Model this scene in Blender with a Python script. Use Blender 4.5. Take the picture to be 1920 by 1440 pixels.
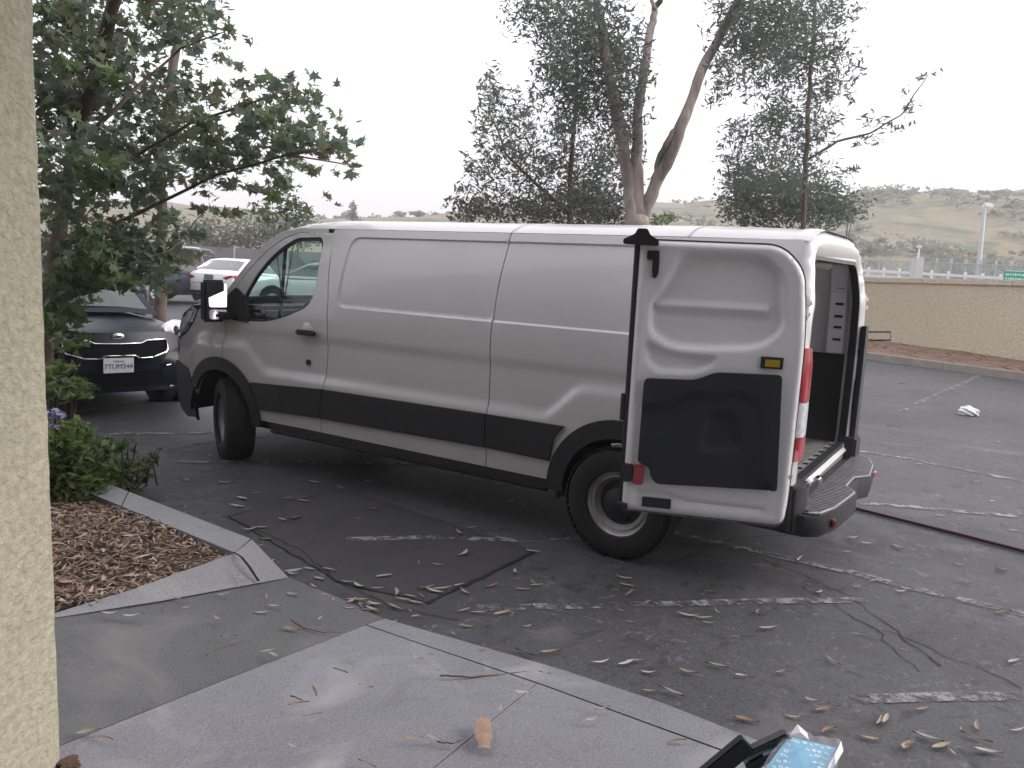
import bpy, bmesh, math, random
import numpy as np
from math import sin, cos, pi, radians, sqrt, atan2, hypot
from mathutils import Vector, Matrix, geometry
random.seed(7); rng = np.random.default_rng(7)
for o in list(bpy.data.objects): bpy.data.objects.remove(o)
S = bpy.context.scene
COL = S.collection

# ------------------------------------------------------------------ camera
FPX = 1516.17; PITCH = 0.12583892; ROLL = 0.05503715; CZ = 1.664
_w = Vector((0, cos(PITCH), -sin(PITCH))); _u0 = Vector((0, sin(PITCH), cos(PITCH))); _r0 = Vector((1, 0, 0))
_r = _r0*cos(ROLL) + _u0*sin(ROLL); _u = -_r0*sin(ROLL) + _u0*cos(ROLL)
cam_data = bpy.data.cameras.new('camera'); cam = bpy.data.objects.new('camera', cam_data); COL.objects.link(cam)
cam_data.sensor_width = 36; cam_data.lens = FPX/1920*36; cam_data.clip_end = 3000; cam_data.clip_start = 0.05
cam.matrix_world = Matrix(((_r.x, _u.x, -_w.x, 0), (_r.y, _u.y, -_w.y, 0), (_r.z, _u.z, -_w.z, CZ), (0, 0, 0, 1)))
S.camera = cam
# ------------------------------------------------------------------ light
SUN_EL = 22.0; SUN_AZ = 84.0          # azimuth measured from +Y towards +X
world = bpy.data.worlds.new('World'); S.world = world; world.use_nodes = True
wn = world.node_tree; wn.nodes.clear()
wo = wn.nodes.new('ShaderNodeOutputWorld'); bg = wn.nodes.new('ShaderNodeBackground'); sky = wn.nodes.new('ShaderNodeTexSky')
hs = wn.nodes.new('ShaderNodeHueSaturation'); mx = wn.nodes.new('ShaderNodeMix'); mx.data_type = 'RGBA'
sky.sky_type = 'NISHITA'; sky.sun_disc = False; sky.sun_elevation = radians(SUN_EL); sky.sun_rotation = radians(SUN_AZ)
sky.air_density = 1.2; sky.dust_density = 6.0; sky.ozone_density = 1.5; sky.altitude = 100
hs.inputs['Saturation'].default_value = 0.30
mx.inputs[0].default_value = 0.55; mx.inputs['B'].default_value = (10.9, 10.7, 11.4, 1) # cloud veil
wn.links.new(sky.outputs[0], hs.inputs['Color']); wn.links.new(hs.outputs[0], mx.inputs['A'])
wn.links.new(mx.outputs['Result'], bg.inputs['Color']); bg.inputs['Strength'].default_value = 0.09
wn.links.new(bg.outputs[0], wo.inputs[0])
sd = bpy.data.lights.new('sun', 'SUN'); sun = bpy.data.objects.new('sun', sd); COL.objects.link(sun)
sd.energy = 1.3; sd.angle = radians(40); sd.color = (1.0, .95, .92)
sdir = Vector((sin(radians(SUN_AZ))*cos(radians(SUN_EL)), cos(radians(SUN_AZ))*cos(radians(SUN_EL)), sin(radians(SUN_EL))))
sun.rotation_euler = sdir.to_track_quat('Z', 'Y').to_euler()
S.view_settings.view_transform = 'Standard'; S.view_settings.look = 'None'
S.view_settings.exposure = 1.30; S.view_settings.gamma = 1.0
S.cycles.max_bounces = 7; S.cycles.diffuse_bounces = 3; S.cycles.glossy_bounces = 3; S.cycles.volume_bounces = 0; S.cycles.transparent_max_bounces = 10; S.cycles.caustics_reflective = False; S.cycles.caustics_refractive = False

# ------------------------------------------------------------------ helpers
def at(px, py, d):                       # point seen at photo pixel (1920 wide) standing d metres in front
    q = _w*FPX + _r*(px-960) - _u*(py-720)
    return Vector((0, 0, CZ)) + q*(d/q.y)
VX0, VY0, VYAW = 2.24574615, 5.09875411, 2.58168327
TA, TB = .00389, -.01996
VF = Vector((cos(VYAW), sin(VYAW), 0)); VL = Vector((-sin(VYAW), cos(VYAW), 0))
def gz(x, y):                            # the lot climbs gently away from the building
    dx, dy = x-VX0, y-VY0
    return TA*((dx*VF.x+dy*VF.y)-1.21) + TB*(dx*VL.x+dy*VL.y)
def gp(px, py, h=0.0):                   # point of the ground (plus h)
    q = _w*FPX + _r*(px-960) - _u*(py-720)
    f = lambda t: CZ+q.z*t-gz(q.x*t, q.y*t)-h
    t = f(0)/(f(0)-f(1.0)); return Vector((q.x*t, q.y*t, CZ+q.z*t))

def mat(name, col, rough=.6, metal=0, var=.0, vscale=4, bump=0, bscale=60, coat=0, spec=None, col2=None, alpha=None, detail=6, stretch=None):
    m = bpy.data.materials.new(name); m.use_nodes = True; nt = m.node_tree; b = nt.nodes['Principled BSDF']
    b.inputs['Base Color'].default_value = (*col, 1); b.inputs['Roughness'].default_value = rough
    b.inputs['Metallic'].default_value = metal; b.inputs['Coat Weight'].default_value = coat
    if spec is not None: b.inputs['Specular IOR Level'].default_value = spec
    if coat: b.inputs['Coat Roughness'].default_value = .08
    tc = nt.nodes.new('ShaderNodeTexCoord'); src = tc.outputs['Object']
    if stretch:
        mp = nt.nodes.new('ShaderNodeMapping'); mp.inputs['Scale'].default_value = stretch
        nt.links.new(src, mp.inputs[0]); src = mp.outputs[0]
    if var or col2:
        n = nt.nodes.new('ShaderNodeTexNoise'); n.inputs['Scale'].default_value = vscale; n.inputs['Detail'].default_value = detail
        n.inputs['Roughness'].default_value = .62
        nt.links.new(src, n.inputs['Vector'])
        r = nt.nodes.new('ShaderNodeValToRGB'); r.color_ramp.elements[0].position = .32; r.color_ramp.elements[1].position = .68
        c2 = col2 or tuple(min(1, c*(1+var)) for c in col); c1 = col if col2 else tuple(c*(1-var) for c in col)
        r.color_ramp.elements[0].color = (*c1, 1); r.color_ramp.elements[1].color = (*c2, 1)
        nt.links.new(n.outputs['Fac'], r.inputs[0]); nt.links.new(r.outputs[0], b.inputs['Base Color'])
    if bump:
        n2 = nt.nodes.new('ShaderNodeTexNoise'); n2.inputs['Scale'].default_value = bscale; n2.inputs['Detail'].default_value = 5
        nt.links.new(src, n2.inputs['Vector'])
        bp = nt.nodes.new('ShaderNodeBump'); bp.inputs['Strength'].default_value = bump; bp.inputs['Distance'].default_value = .01
        nt.links.new(n2.outputs['Fac'], bp.inputs['Height']); nt.links.new(bp.outputs[0], b.inputs['Normal'])
    if alpha is not None: b.inputs['Alpha'].default_value = alpha
    return m
def glass(name, tint, dens=.55, rough=.02):
    m = bpy.data.materials.new(name); m.use_nodes = True; nt = m.node_tree; nt.nodes.clear()
    o = nt.nodes.new('ShaderNodeOutputMaterial'); t = nt.nodes.new('ShaderNodeBsdfTransparent'); g = nt.nodes.new('ShaderNodeBsdfGlossy')
    t.inputs[0].default_value = (*[c*dens for c in tint], 1); g.inputs['Roughness'].default_value = rough
    f = nt.nodes.new('ShaderNodeFresnel'); f.inputs[0].default_value = 1.45
    ge = nt.nodes.new('ShaderNodeNewGeometry'); ma = nt.nodes.new('ShaderNodeMath'); ma.operation = 'SUBTRACT'; ma.use_clamp = True; nt.links.new(f.outputs[0], ma.inputs[0]); nt.links.new(ge.outputs['Backfacing'], ma.inputs[1])
    mm = nt.nodes.new('ShaderNodeMixShader'); nt.links.new(ma.outputs[0], mm.inputs[0]); nt.links.new(t.outputs[0], mm.inputs[1]); nt.links.new(g.outputs[0], mm.inputs[2])
    nt.links.new(mm.outputs[0], o.inputs[0]); return m

def tag(o, label=None, cat=None, group=None, kind=None):
    if label: o['label'] = label
    if cat: o['category'] = cat
    if group: o['group'] = group
    if kind: o['kind'] = kind
    return o
def empty(name, loc=(0, 0, 0), rz=0, label=None, cat=None, group=None):
    o = bpy.data.objects.new(name, None); COL.objects.link(o); o.location = loc; o.rotation_euler = (0, 0, rz); o.empty_display_size = .2
    return tag(o, label, cat, group)
def raw(name, verts, faces, m, parent=None, smooth=None):
    me = bpy.data.meshes.new(name); me.from_pydata([tuple(v) for v in verts], [], faces); me.materials.append(m)
    if smooth is not None:
        me.polygons.foreach_set('use_smooth', [True]*len(me.polygons)); me.update()
        if smooth < 180: me.set_sharp_from_angle(angle=radians(smooth))
    me.update(); o = bpy.data.objects.new(name, me); COL.objects.link(o); o.parent = parent; return o
class MB:
    def __init__(s): s.v = []; s.f = []
    def add(s, v, f):
        n = len(s.v); s.v += [Vector(x) for x in v]; s.f += [tuple(i+n for i in q) for q in f]; return s
    def box(s, c, d, rz=0, M=None, taper=1.0):
        c = Vector(c); vs = []
        for z in (-.5, .5):
            k = taper if z > 0 else 1
            for x, y in ((-.5, -.5), (.5, -.5), (.5, .5), (-.5, .5)): vs.append(Vector((x*d[0]*k, y*d[1]*k, z*d[2])))
        R = M or Matrix.Rotation(rz, 3, 'Z'); vs = [R@v+c for v in vs]
        return s.add(vs, [(3, 2, 1, 0), (4, 5, 6, 7), (0, 1, 5, 4), (1, 2, 6, 5), (2, 3, 7, 6), (3, 0, 4, 7)])
    def tube(s, pts, rad, n=8, cap=True):
        pts = [Vector(p) for p in pts]; rad = rad if isinstance(rad, (list, tuple)) else [rad]*len(pts)
        vs = []; fs = []; up = Vector((0, 0, 1)); prev = None
        for i, p in enumerate(pts):
            t = (pts[min(i+1, len(pts)-1)]-pts[max(i-1, 0)]).normalized()
            if prev is None: a = t.orthogonal().normalized()
            else: a = (prev-t*prev.dot(t)).normalized()
            prev = a; b = t.cross(a)
            for k in range(n): vs.append(p+(a*cos(2*pi*k/n)+b*sin(2*pi*k/n))*rad[i])
        for i in range(len(pts)-1):
            for k in range(n): fs.append((i*n+k, i*n+(k+1) % n, (i+1)*n+(k+1) % n, (i+1)*n+k))
        if cap: fs += [tuple(range(n-1, -1, -1)), tuple((len(pts)-1)*n+k for k in range(n))]
        return s.add(vs, fs)
    def lathe(s, prof, n=32, M=None):      # prof: (radius, y) about the Y axis
        vs = []; fs = []
        for r, y in prof:
            for k in range(n):
                v = Vector((r*cos(2*pi*k/n), y, r*sin(2*pi*k/n))); vs.append(M@v if M else v)
        for i in range(len(prof)-1):
            for k in range(n): fs.append((i*n+k, i*n+(k+1) % n, (i+1)*n+(k+1) % n, (i+1)*n+k))
        return s.add(vs, fs)
    def prism(s, poly, y0, y1, ax='y'):      # outline (a,b) extruded
        n = len(poly); mk = {'y': lambda a, b, t: (a, t, b), 'z': lambda a, b, t: (a, b, t), 'x': lambda a, b, t: (t, a, b)}[ax]
        vs = [mk(a, b, y0) for a, b in poly]+[mk(a, b, y1) for a, b in poly]
        fs = [tuple(range(n)), tuple(range(2*n-1, n-1, -1))]+[(i, i+n, (i+1) % n+n, (i+1) % n) for i in range(n)]
        return s.add(vs, fs)
    def build(s, name, m, parent=None, smooth=None, bevel=0):
        me = bpy.data.meshes.new(name); bm = bmesh.new(); vs = [bm.verts.new(v) for v in s.v]
        for f in s.f:
            try: bm.faces.new([vs[i] for i in f])
            except Exception: pass
        bmesh.ops.recalc_face_normals(bm, faces=bm.faces)
        if bevel: bmesh.ops.bevel(bm, geom=bm.edges[:], offset=bevel, segments=2, affect='EDGES', clamp_overlap=True)
        bm.to_mesh(me); bm.free(); me.materials.append(m)
        if smooth is not None:
            me.polygons.foreach_set('use_smooth', [True]*len(me.polygons)); me.set_sharp_from_angle(angle=radians(smooth))
        me.update(); o = bpy.data.objects.new(name, me); COL.objects.link(o); o.parent = parent; return o
def rnd(poly, r, n=4):                     # round the corners of an outline; r a number or a list
    out = []; N = len(poly)
    for i in range(N):
        p = Vector(poly[i]); a = Vector(poly[i-1]); b = Vector(poly[(i+1) % N]); rr = r[i] if isinstance(r, (list, tuple)) else r
        if rr <= 0: out.append(tuple(p)); continue
        da = (a-p); db = (b-p); q = min(rr, da.length*.45, db.length*.45); pa = p+da.normalized()*q; pb = p+db.normalized()*q
        for k in range(n+1):
            t = k/n; out.append(tuple(pa*(1-t)**2+p*2*t*(1-t)+pb*t*t))
    return out
def inside(x, y, poly):
    c = False; n = len(poly); j = n-1
    for i in range(n):
        xi, yi = poly[i]; xj, yj = poly[j]
        if (yi > y) != (yj > y) and x < (xj-xi)*(y-yi)/(yj-yi)+xi: c = not c
        j = i
    return c
def resample(loop, seg):
    out = []
    for i in range(len(loop)):
        a = Vector(loop[i]); b = Vector(loop[(i+1) % len(loop)]); k = max(1, int((b-a).length/seg+.5))
        for j in range(k): out.append(tuple(a.lerp(b, j/k)))
    return out
def panel(name, outline, surf, m, parent, holes=(), creases=(), grid=.04, thick=.03, sgn=1, smooth=35, gz_=None, vec=None):
    """2D outline (a,b) -> triangulated sheet with fine grid, mapped by surf(a,b)->Vector, with a turned-in edge."""
    loops = [resample(l, grid*.8) for l in [outline]+list(holes)]
    vs = []; es = []
    for l in loops:
        n0 = len(vs); vs += [Vector(p) for p in l]; es += [(n0+i, n0+(i+1) % len(l)) for i in range(len(l))]
    for l in creases:
        l = [p for p in resample(l, grid*.6) if inside(p[0], p[1], loops[0]) and min(hypot(p[0]-q[0], p[1]-q[1]) for q in loops[0]) > .006]
        n0 = len(vs); vs += [Vector(p) for p in l]
        es += [(n0+i, n0+i+1) for i in range(len(l)-1) if hypot(l[i][0]-l[i+1][0], l[i][1]-l[i+1][1]) < grid]
    A = np.array([tuple(p) for p in vs]); x0, y0 = A.min(0); x1, y1 = A.max(0)
    gzz = gz_ or grid
    for x in np.arange(x0+grid/2, x1, grid):
        for y in np.arange(y0+gzz/2, y1, gzz):
            if np.min((A[:, 0]-x)**2+(A[:, 1]-y)**2) > (min(grid, gzz)*.45)**2: vs.append(Vector((x, y)))
    r = geometry.delaunay_2d_cdt(vs, es, [], 0, 1e-5)
    P, F = r[0], r[2]; fs = []
    for f in F:
        cx = sum(P[i].x for i in f)/len(f); cy = sum(P[i].y for i in f)/len(f)
        if inside(cx, cy, loops[0]) and not any(inside(cx, cy, h) for h in loops[1:]): fs.append(tuple(f))
    bm = bmesh.new(); bv = [bm.verts.new(surf(p.x, p.y)) for p in P]
    for f in fs:
        try: bm.faces.new([bv[i] for i in f])
        except Exception: pass
    bmesh.ops.delete(bm, geom=[v for v in bm.verts if not v.link_faces], context='VERTS')
    tv = vec if vec is not None else Vector((0, -thick*sgn, 0))
    be = [e for e in bm.edges if len(e.link_faces) == 1]
    ret = bmesh.ops.extrude_edge_only(bm, edges=be)
    for g in ret['geom']:
        if isinstance(g, bmesh.types.BMVert): g.co += tv
    bmesh.ops.recalc_face_normals(bm, faces=bm.faces)
    # outward orientation
    s_ = sum((f.normal.dot(tv))*f.calc_area() for f in bm.faces)
    if s_ > 0: bmesh.ops.reverse_faces(bm, faces=bm.faces)
    me = bpy.data.meshes.new(name); bm.to_mesh(me); bm.free(); me.materials.append(m)
    me.polygons.foreach_set('use_smooth', [True]*len(me.polygons)); me.set_sharp_from_angle(angle=radians(smooth)); me.update()
    o = bpy.data.objects.new(name, me); COL.objects.link(o); o.parent = parent; return o
def text(name, s, size, m, parent, M, depth=.001):
    cu = bpy.data.curves.new(name, 'FONT'); cu.body = s; cu.size = size; cu.extrude = depth; cu.align_x = 'CENTER'; cu.align_y = 'CENTER'; cu.resolution_u = 2
    t = bpy.data.objects.new(name+'_c', cu); COL.objects.link(t); dg = bpy.context.evaluated_depsgraph_get()
    me = bpy.data.meshes.new_from_object(t.evaluated_get(dg)); bpy.data.objects.remove(t); me.materials.clear(); me.materials.append(m)
    o = bpy.data.objects.new(name, me); COL.objects.link(o); o.parent = parent; o.matrix_local = M; return o
def sst(a, b, x):
    t = max(0, min(1, (x-a)/(b-a))); return t*t*(3-2*t)

# ------------------------------------------------------------------ materials
WHITE = mat('white_paint', (.65, .648, .655), .32, coat=.6, var=.025, vscale=1.6)
def dirty(m):
    nt = m.node_tree; b = nt.nodes['Principled BSDF']; lk = b.inputs['Base Color'].links[0].from_socket; tc = nt.nodes.new('ShaderNodeTexCoord')
    sx = nt.nodes.new('ShaderNodeSeparateXYZ'); nt.links.new(tc.outputs['Object'], sx.inputs[0]); mr = nt.nodes.new('ShaderNodeMapRange')
    mr.inputs['From Min'].default_value = 1.15; mr.inputs['From Max'].default_value = .35; nt.links.new(sx.outputs['Z'], mr.inputs[0])
    mp = nt.nodes.new('ShaderNodeMapping'); mp.inputs['Scale'].default_value = (1.2, 1.2, 5); nt.links.new(tc.outputs['Object'], mp.inputs[0])
    n = nt.nodes.new('ShaderNodeTexNoise'); n.inputs['Scale'].default_value = 2.2; n.inputs['Detail'].default_value = 9; n.inputs['Roughness'].default_value = .68; nt.links.new(mp.outputs[0], n.inputs[0])
    ml = nt.nodes.new('ShaderNodeMath'); ml.operation = 'MULTIPLY_ADD'; ml.inputs[1].default_value = .45; ml.inputs[2].default_value = .10; nt.links.new(mr.outputs[0], ml.inputs[0])
    m2 = nt.nodes.new('ShaderNodeMath'); m2.operation = 'MULTIPLY'; nt.links.new(ml.outputs[0], m2.inputs[0]); nt.links.new(n.outputs[0], m2.inputs[1])
    x = nt.nodes.new('ShaderNodeMix'); x.data_type = 'RGBA'; nt.links.new(m2.outputs[0], x.inputs[0]); nt.links.new(lk, x.inputs['A']); x.inputs['B'].default_value = (.30, .26, .21, 1); nt.links.new(x.outputs['Result'], b.inputs['Base Color'])
    r = nt.nodes.new('ShaderNodeMapRange'); r.inputs['To Min'].default_value = .22; r.inputs['To Max'].default_value = .5; nt.links.new(n.outputs[0], r.inputs[0]); nt.links.new(r.outputs[0], b.inputs['Roughness'])
dirty(WHITE)
INNERW = mat('inner_paint', (.80, .80, .81), .42, coat=.25, var=.03, vscale=3)
BLACKP = mat('black_plastic', (.018, .018, .021), .55, var=.2, vscale=9, bump=.12, bscale=300)
TRIM = mat('door_trim', (.020, .023, .028), .62, var=.15, vscale=6, bump=.1, bscale=400)
RUBBER = mat('rubber', (.012, .012, .013), .78, var=.25, vscale=14, bump=.2, bscale=80)
STEEL = mat('steel_rim', (.52, .51, .52), .40, metal=.45, var=.25, vscale=9)
CHROME = mat('chrome', (.75, .75, .78), .15, metal=1)
DARKM = mat('dark_metal', (.035, .035, .038), .5, metal=.5, var=.3, vscale=12)
GASKET = mat('gasket', (.012, .012, .015), .5)
REDL = mat('red_lens', (.36, .008, .016), .15, coat=1)
CLEARL = mat('clear_lens', (.62, .63, .66), .12, coat=1, var=.2, vscale=30)
AMBER = mat('amber', (.45, .30, .01), .4)
GRIP = mat('step_grip', (.30, .30, .32), .5, metal=.3, var=.2, vscale=20)
FLOORM = mat('cargo_floor', (.16, .155, .15), .7, var=.3, vscale=12)
WGLASS = glass('side_glass', (.80, .94, .90), .97)
ASPH = mat('asphalt', (.050, .047, .053), .85)
CONC = mat('concrete', (.36, .36, .39), .88)

def ground_material(m, c1, c2, c3, s1, s2, bump=.35, stain=None, rough=.86):
    nt = m.node_tree; b = nt.nodes['Principled BSDF']; tc = nt.nodes.new('ShaderNodeTexCoord')
    def noise(s, d=8, w=0):
        n = nt.nodes.new('ShaderNodeTexNoise'); n.inputs['Scale'].default_value = s; n.inputs['Detail'].default_value = d
        n.inputs['Roughness'].default_value = .6; n.inputs['Distortion'].default_value = w; nt.links.new(tc.outputs['Object'], n.inputs[0]); return n.outputs[0]
    def ramp(x, a, b_, ca, cb):
        r = nt.nodes.new('ShaderNodeValToRGB'); r.color_ramp.elements[0].position = a; r.color_ramp.elements[1].position = b_
        r.color_ramp.elements[0].color = (*ca, 1); r.color_ramp.elements[1].color = (*cb, 1); nt.links.new(x, r.inputs[0]); return r.outputs[0]
    def mixc(f, a, b_, mode='MIX'):
        x = nt.nodes.new('ShaderNodeMix'); x.data_type = 'RGBA'; x.blend_type = mode
        if isinstance(f, float): x.inputs[0].default_value = f
        else: nt.links.new(f, x.inputs[0])
        nt.links.new(a, x.inputs['A']); nt.links.new(b_, x.inputs['B']); return x.outputs['Result']
    base = ramp(noise(s1, 9, .6), .3, .7, c1, c2)
    fine = ramp(noise(s2, 3), .35, .72, tuple(c*.62 for c in c1), c3)
    col = mixc(.55, base, fine)
    if stain:
        for sc, lo, hi, cc in stain:
            f = ramp(noise(sc, 6, 1.2), lo, hi, (0, 0, 0), (1, 1, 1))
            r = nt.nodes.new('ShaderNodeRGB'); r.outputs[0].default_value = (*cc, 1); col = mixc(f, col, r.outputs[0])
    nt.links.new(col, b.inputs['Base Color']); b.inputs['Roughness'].default_value = rough
    bp = nt.nodes.new('ShaderNodeBump'); bp.inputs['Strength'].default_value = bump; bp.inputs['Distance'].default_value = .008
    nt.links.new(noise(s2, 4), bp.inputs['Height']); nt.links.new(bp.outputs[0], b.inputs['Normal'])
ground_material(ASPH, (.050, .050, .058), (.082, .083, .094), (.135, .135, .145), .9, 90, rough=.62, stain=[(.55, .50, .72, (.030, .028, .033)), (2.3, .58, .70, (.095, .088, .086)), (6, .56, .68, (.032, .031, .035)), (1.1, .58, .70, (.12, .118, .125)), (.28, .50, .66, (.045, .044, .05)), (14, .60, .68, (.15, .148, .15))])
ground_material(CONC, (.20, .20, .225), (.29, .29, .322), (.34, .34, .37), 1.6, 130, bump=.2, stain=[(3.2, .58, .78, (.17, .168, .185)), (1.3, .55, .75, (.36, .36, .385)), (9.0, .66, .74, (.13, .125, .13))])
CONC2 = mat('concrete_walk', (.2, .2, .2), .9); ground_material(CONC2, (.105, .108, .115), (.15, .152, .16), (.18, .182, .19), 1.3, 120, bump=.25, stain=[(2.6, .58, .8, (.085, .085, .09)), (1.2, .52, .72, (.19, .185, .18)), (12, .66, .73, (.06, .06, .065))])
PATCHM = mat('asphalt_patch', (.04, .04, .045), .88); ground_material(PATCHM, (.036, .034, .040), (.056, .053, .062), (.09, .086, .098), 1.4, 100, stain=[(1.1, .55, .8, (.026, .024, .028))])
KERBM = mat('kerb_concrete', (.3, .3, .3), .9); ground_material(KERBM, (.24, .24, .255), (.33, .33, .345), (.36, .36, .37), 2.2, 110, bump=.25, stain=[(5, .6, .8, (.17, .165, .17))])
def stucco(name, c1, c2, sc=1.0):
    m = mat(name, c1, .93); ground_material(m, c1, c2, c2, .9, 35*sc, bump=.0, stain=[(1.7, .6, .85, tuple(c*.82 for c in c1))])
    nt = m.node_tree; b = nt.nodes['Principled BSDF']; tc = nt.nodes.new('ShaderNodeTexCoord')
    mp = nt.nodes.new('ShaderNodeMapping'); mp.inputs['Scale'].default_value = (1, 1, 1.8); nt.links.new(tc.outputs['Object'], mp.inputs[0])
    v = nt.nodes.new('ShaderNodeTexNoise'); v.inputs['Scale'].default_value = 26*sc; v.inputs['Detail'].default_value = 7; v.inputs['Distortion'].default_value = .35
    nt.links.new(mp.outputs[0], v.inputs[0])
    r = nt.nodes.new('ShaderNodeValToRGB'); r.color_ramp.elements[0].position = .40; r.color_ramp.elements[1].position = .62; nt.links.new(v.outputs[0], r.inputs[0])
    bp = nt.nodes.new('ShaderNodeBump'); bp.inputs['Strength'].default_value = .45; bp.inputs['Distance'].default_value = .012
    nt.links.new(r.outputs[0], bp.inputs['Height'])
    n2 = nt.nodes.new('ShaderNodeTexNoise'); n2.inputs['Scale'].default_value = 130*sc; nt.links.new(tc.outputs['Object'], n2.inputs[0])
    b2 = nt.nodes.new('ShaderNodeBump'); b2.inputs['Strength'].default_value = .5; b2.inputs['Distance'].default_value = .004
    nt.links.new(n2.outputs[0], b2.inputs['Height']); nt.links.new(bp.outputs[0], b2.inputs['Normal']); nt.links.new(b2.outputs[0], b.inputs['Normal'])
    return m
STUC = stucco('pillar_stucco', (.41, .385, .285), (.48, .45, .345))
WALLM = stucco('wall_stucco', (.72, .635, .475), (.79, .705, .545), .5)
def paint_mat():
    m = mat('worn_line_paint', (.3, .3, .3), .8); nt = m.node_tree; b = nt.nodes['Principled BSDF']
    tc = nt.nodes.new('ShaderNodeTexCoord'); n = nt.nodes.new('ShaderNodeTexNoise'); n.inputs['Scale'].default_value = 9; n.inputs['Detail'].default_value = 10; n.inputs['Roughness'].default_value = .75
    nt.links.new(tc.outputs['Object'], n.inputs[0])
    r = nt.nodes.new('ShaderNodeValToRGB'); e = r.color_ramp.elements; e[0].position = .42; e[0].color = (0, 0, 0, 1); e[1].position = .58; e[1].color = (1, 1, 1, 1)
    nt.links.new(n.outputs[0], r.inputs[0])
    x = nt.nodes.new('ShaderNodeMix'); x.data_type = 'RGBA'; x.inputs['A'].default_value = (.09, .088, .092, 1); x.inputs['B'].default_value = (.30, .30, .305, 1)
    nt.links.new(r.outputs[0], x.inputs[0]); nt.links.new(x.outputs['Result'], b.inputs['Base Color'])
    a = nt.nodes.new('ShaderNodeMapRange'); a.inputs['To Min'].default_value = .05; a.inputs['To Max'].default_value = .95
    nt.links.new(r.outputs[0], a.inputs[0]); nt.links.new(a.outputs[0], b.inputs['Alpha']); return m
LINE = paint_mat()

# ------------------------------------------------------------------ the lot
def sheet(name, pts, h, m, parent=None):       # flat polygon laid on the lot plane
    vs = []
    for p in pts: vs.append((p[0], p[1], gz(p[0], p[1])+h))
    o = raw(name, vs, [tuple(range(len(vs)))], m, parent); return o
lot = raw('asphalt_lot', [(x, y, gz(x, y)) for y in (-8, 10, 48) for x in (-60, 0, 60)], [(0, 1, 4, 3), (1, 2, 5, 4), (3, 4, 7, 6), (4, 5, 8, 7)], ASPH)
tag(lot, kind='structure')
pp = [gp(*q).xy for q in [(428, 968), (630, 921), (700, 935), (1002, 1036), (800, 1131), (640, 1095)]]
patch = sheet('asphalt_patch', pp, .003, PATCHM); tag(patch, kind='structure')
CRACK = mat('crack_filler', (.014, .013, .015), .9)
def ribbon(name, pts, w, h, m, jit=0, kind='structure', grow=None, parent=None):
    P = [Vector((p[0], p[1])) for p in pts]; Q = []
    for i in range(len(P)-1):
        k = max(1, int((P[i+1]-P[i]).length/.06)) if jit else 1
        for j in range(k): Q.append(P[i].lerp(P[i+1], j/k))
    Q.append(P[-1]); vs = []
    for i, p in enumerate(Q):
        t = (Q[min(i+1, len(Q)-1)]-Q[max(i-1, 0)]).normalized(); n = Vector((-t.y, t.x)); ww = w*(1+(random.uniform(-.5, .5) if jit else 0))
        p = p+n*random.uniform(-jit, jit)
        for s_ in (-.5, .5):
            q = p+n*s_*ww; vs.append((q.x, q.y, gz(q.x, q.y)+(h(q.x, q.y) if callable(h) else h)))
    o = raw(name, vs, [(2*i, 2*i+1, 2*i+3, 2*i+2) for i in range(len(Q)-1)], m, parent)
    if kind: o['kind'] = kind
    return o
ribbon('pavement_crack', pp+[pp[0]], .008, .0068, CRACK, .010)
ribbon('pavement_crack', [gp(*q).xy for q in [(420, 968), (560, 1030), (640, 1096), (740, 1140), (860, 1165)]], .006, .0055, CRACK, .012)
ribbon('pavement_crack', [gp(*q).xy for q in [(1000, 1036), (900, 1085), (800, 1132)]], .020, .0065, CRACK, .008)
for q in ([(1620, 780), (1750, 790), (1920, 815)], [(1640, 820), (1730, 828), (1800, 838)], [(1340, 1020), (1460, 1060), (1600, 1120), (1760, 1250)], [(1650, 1180), (1800, 1240), (1920, 1290)],
          [(1780, 770), (1850, 785), (1920, 800)], [(1500, 1100), (1640, 1180), (1720, 1260)], [(1250, 1060), (1380, 1010), (1500, 1000)]):
    ribbon('pavement_crack', [gp(*a).xy for a in q], .006, .004, CRACK, .022)
lines = [([(895, 1141), (1250, 1134), (1400, 1129), (1625, 1126)], .075), ([(1255, 998), (1600, 1075), (1720, 1106), (1960, 1162)], .085),
         ([(1600, 1312), (1760, 1308), (1960, 1306)], .075), ([(1610, 944), (1700, 950), (1800, 960), (1960, 973)], .10),
         ([(1688, 771), (1838, 704)], .11), ([(1600, 845), (1700, 860), (1960, 912)], .10), ([(150, 770), (250, 756), (335, 745)], .10),
         ([(190, 815), (300, 813), (410, 812)], .10), ([(300, 846), (395, 828)], .08), ([(560, 808), (470, 822)], .08), ([(330, 866), (560, 868), (830, 871)], .09),
         ([(650, 1012), (800, 1008), (1000, 1015), (1100, 1012)], .07)]
for pts, w in lines:
    ribbon('parking_line', [gp(*q).xy for q in pts], w, .005, LINE)

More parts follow.
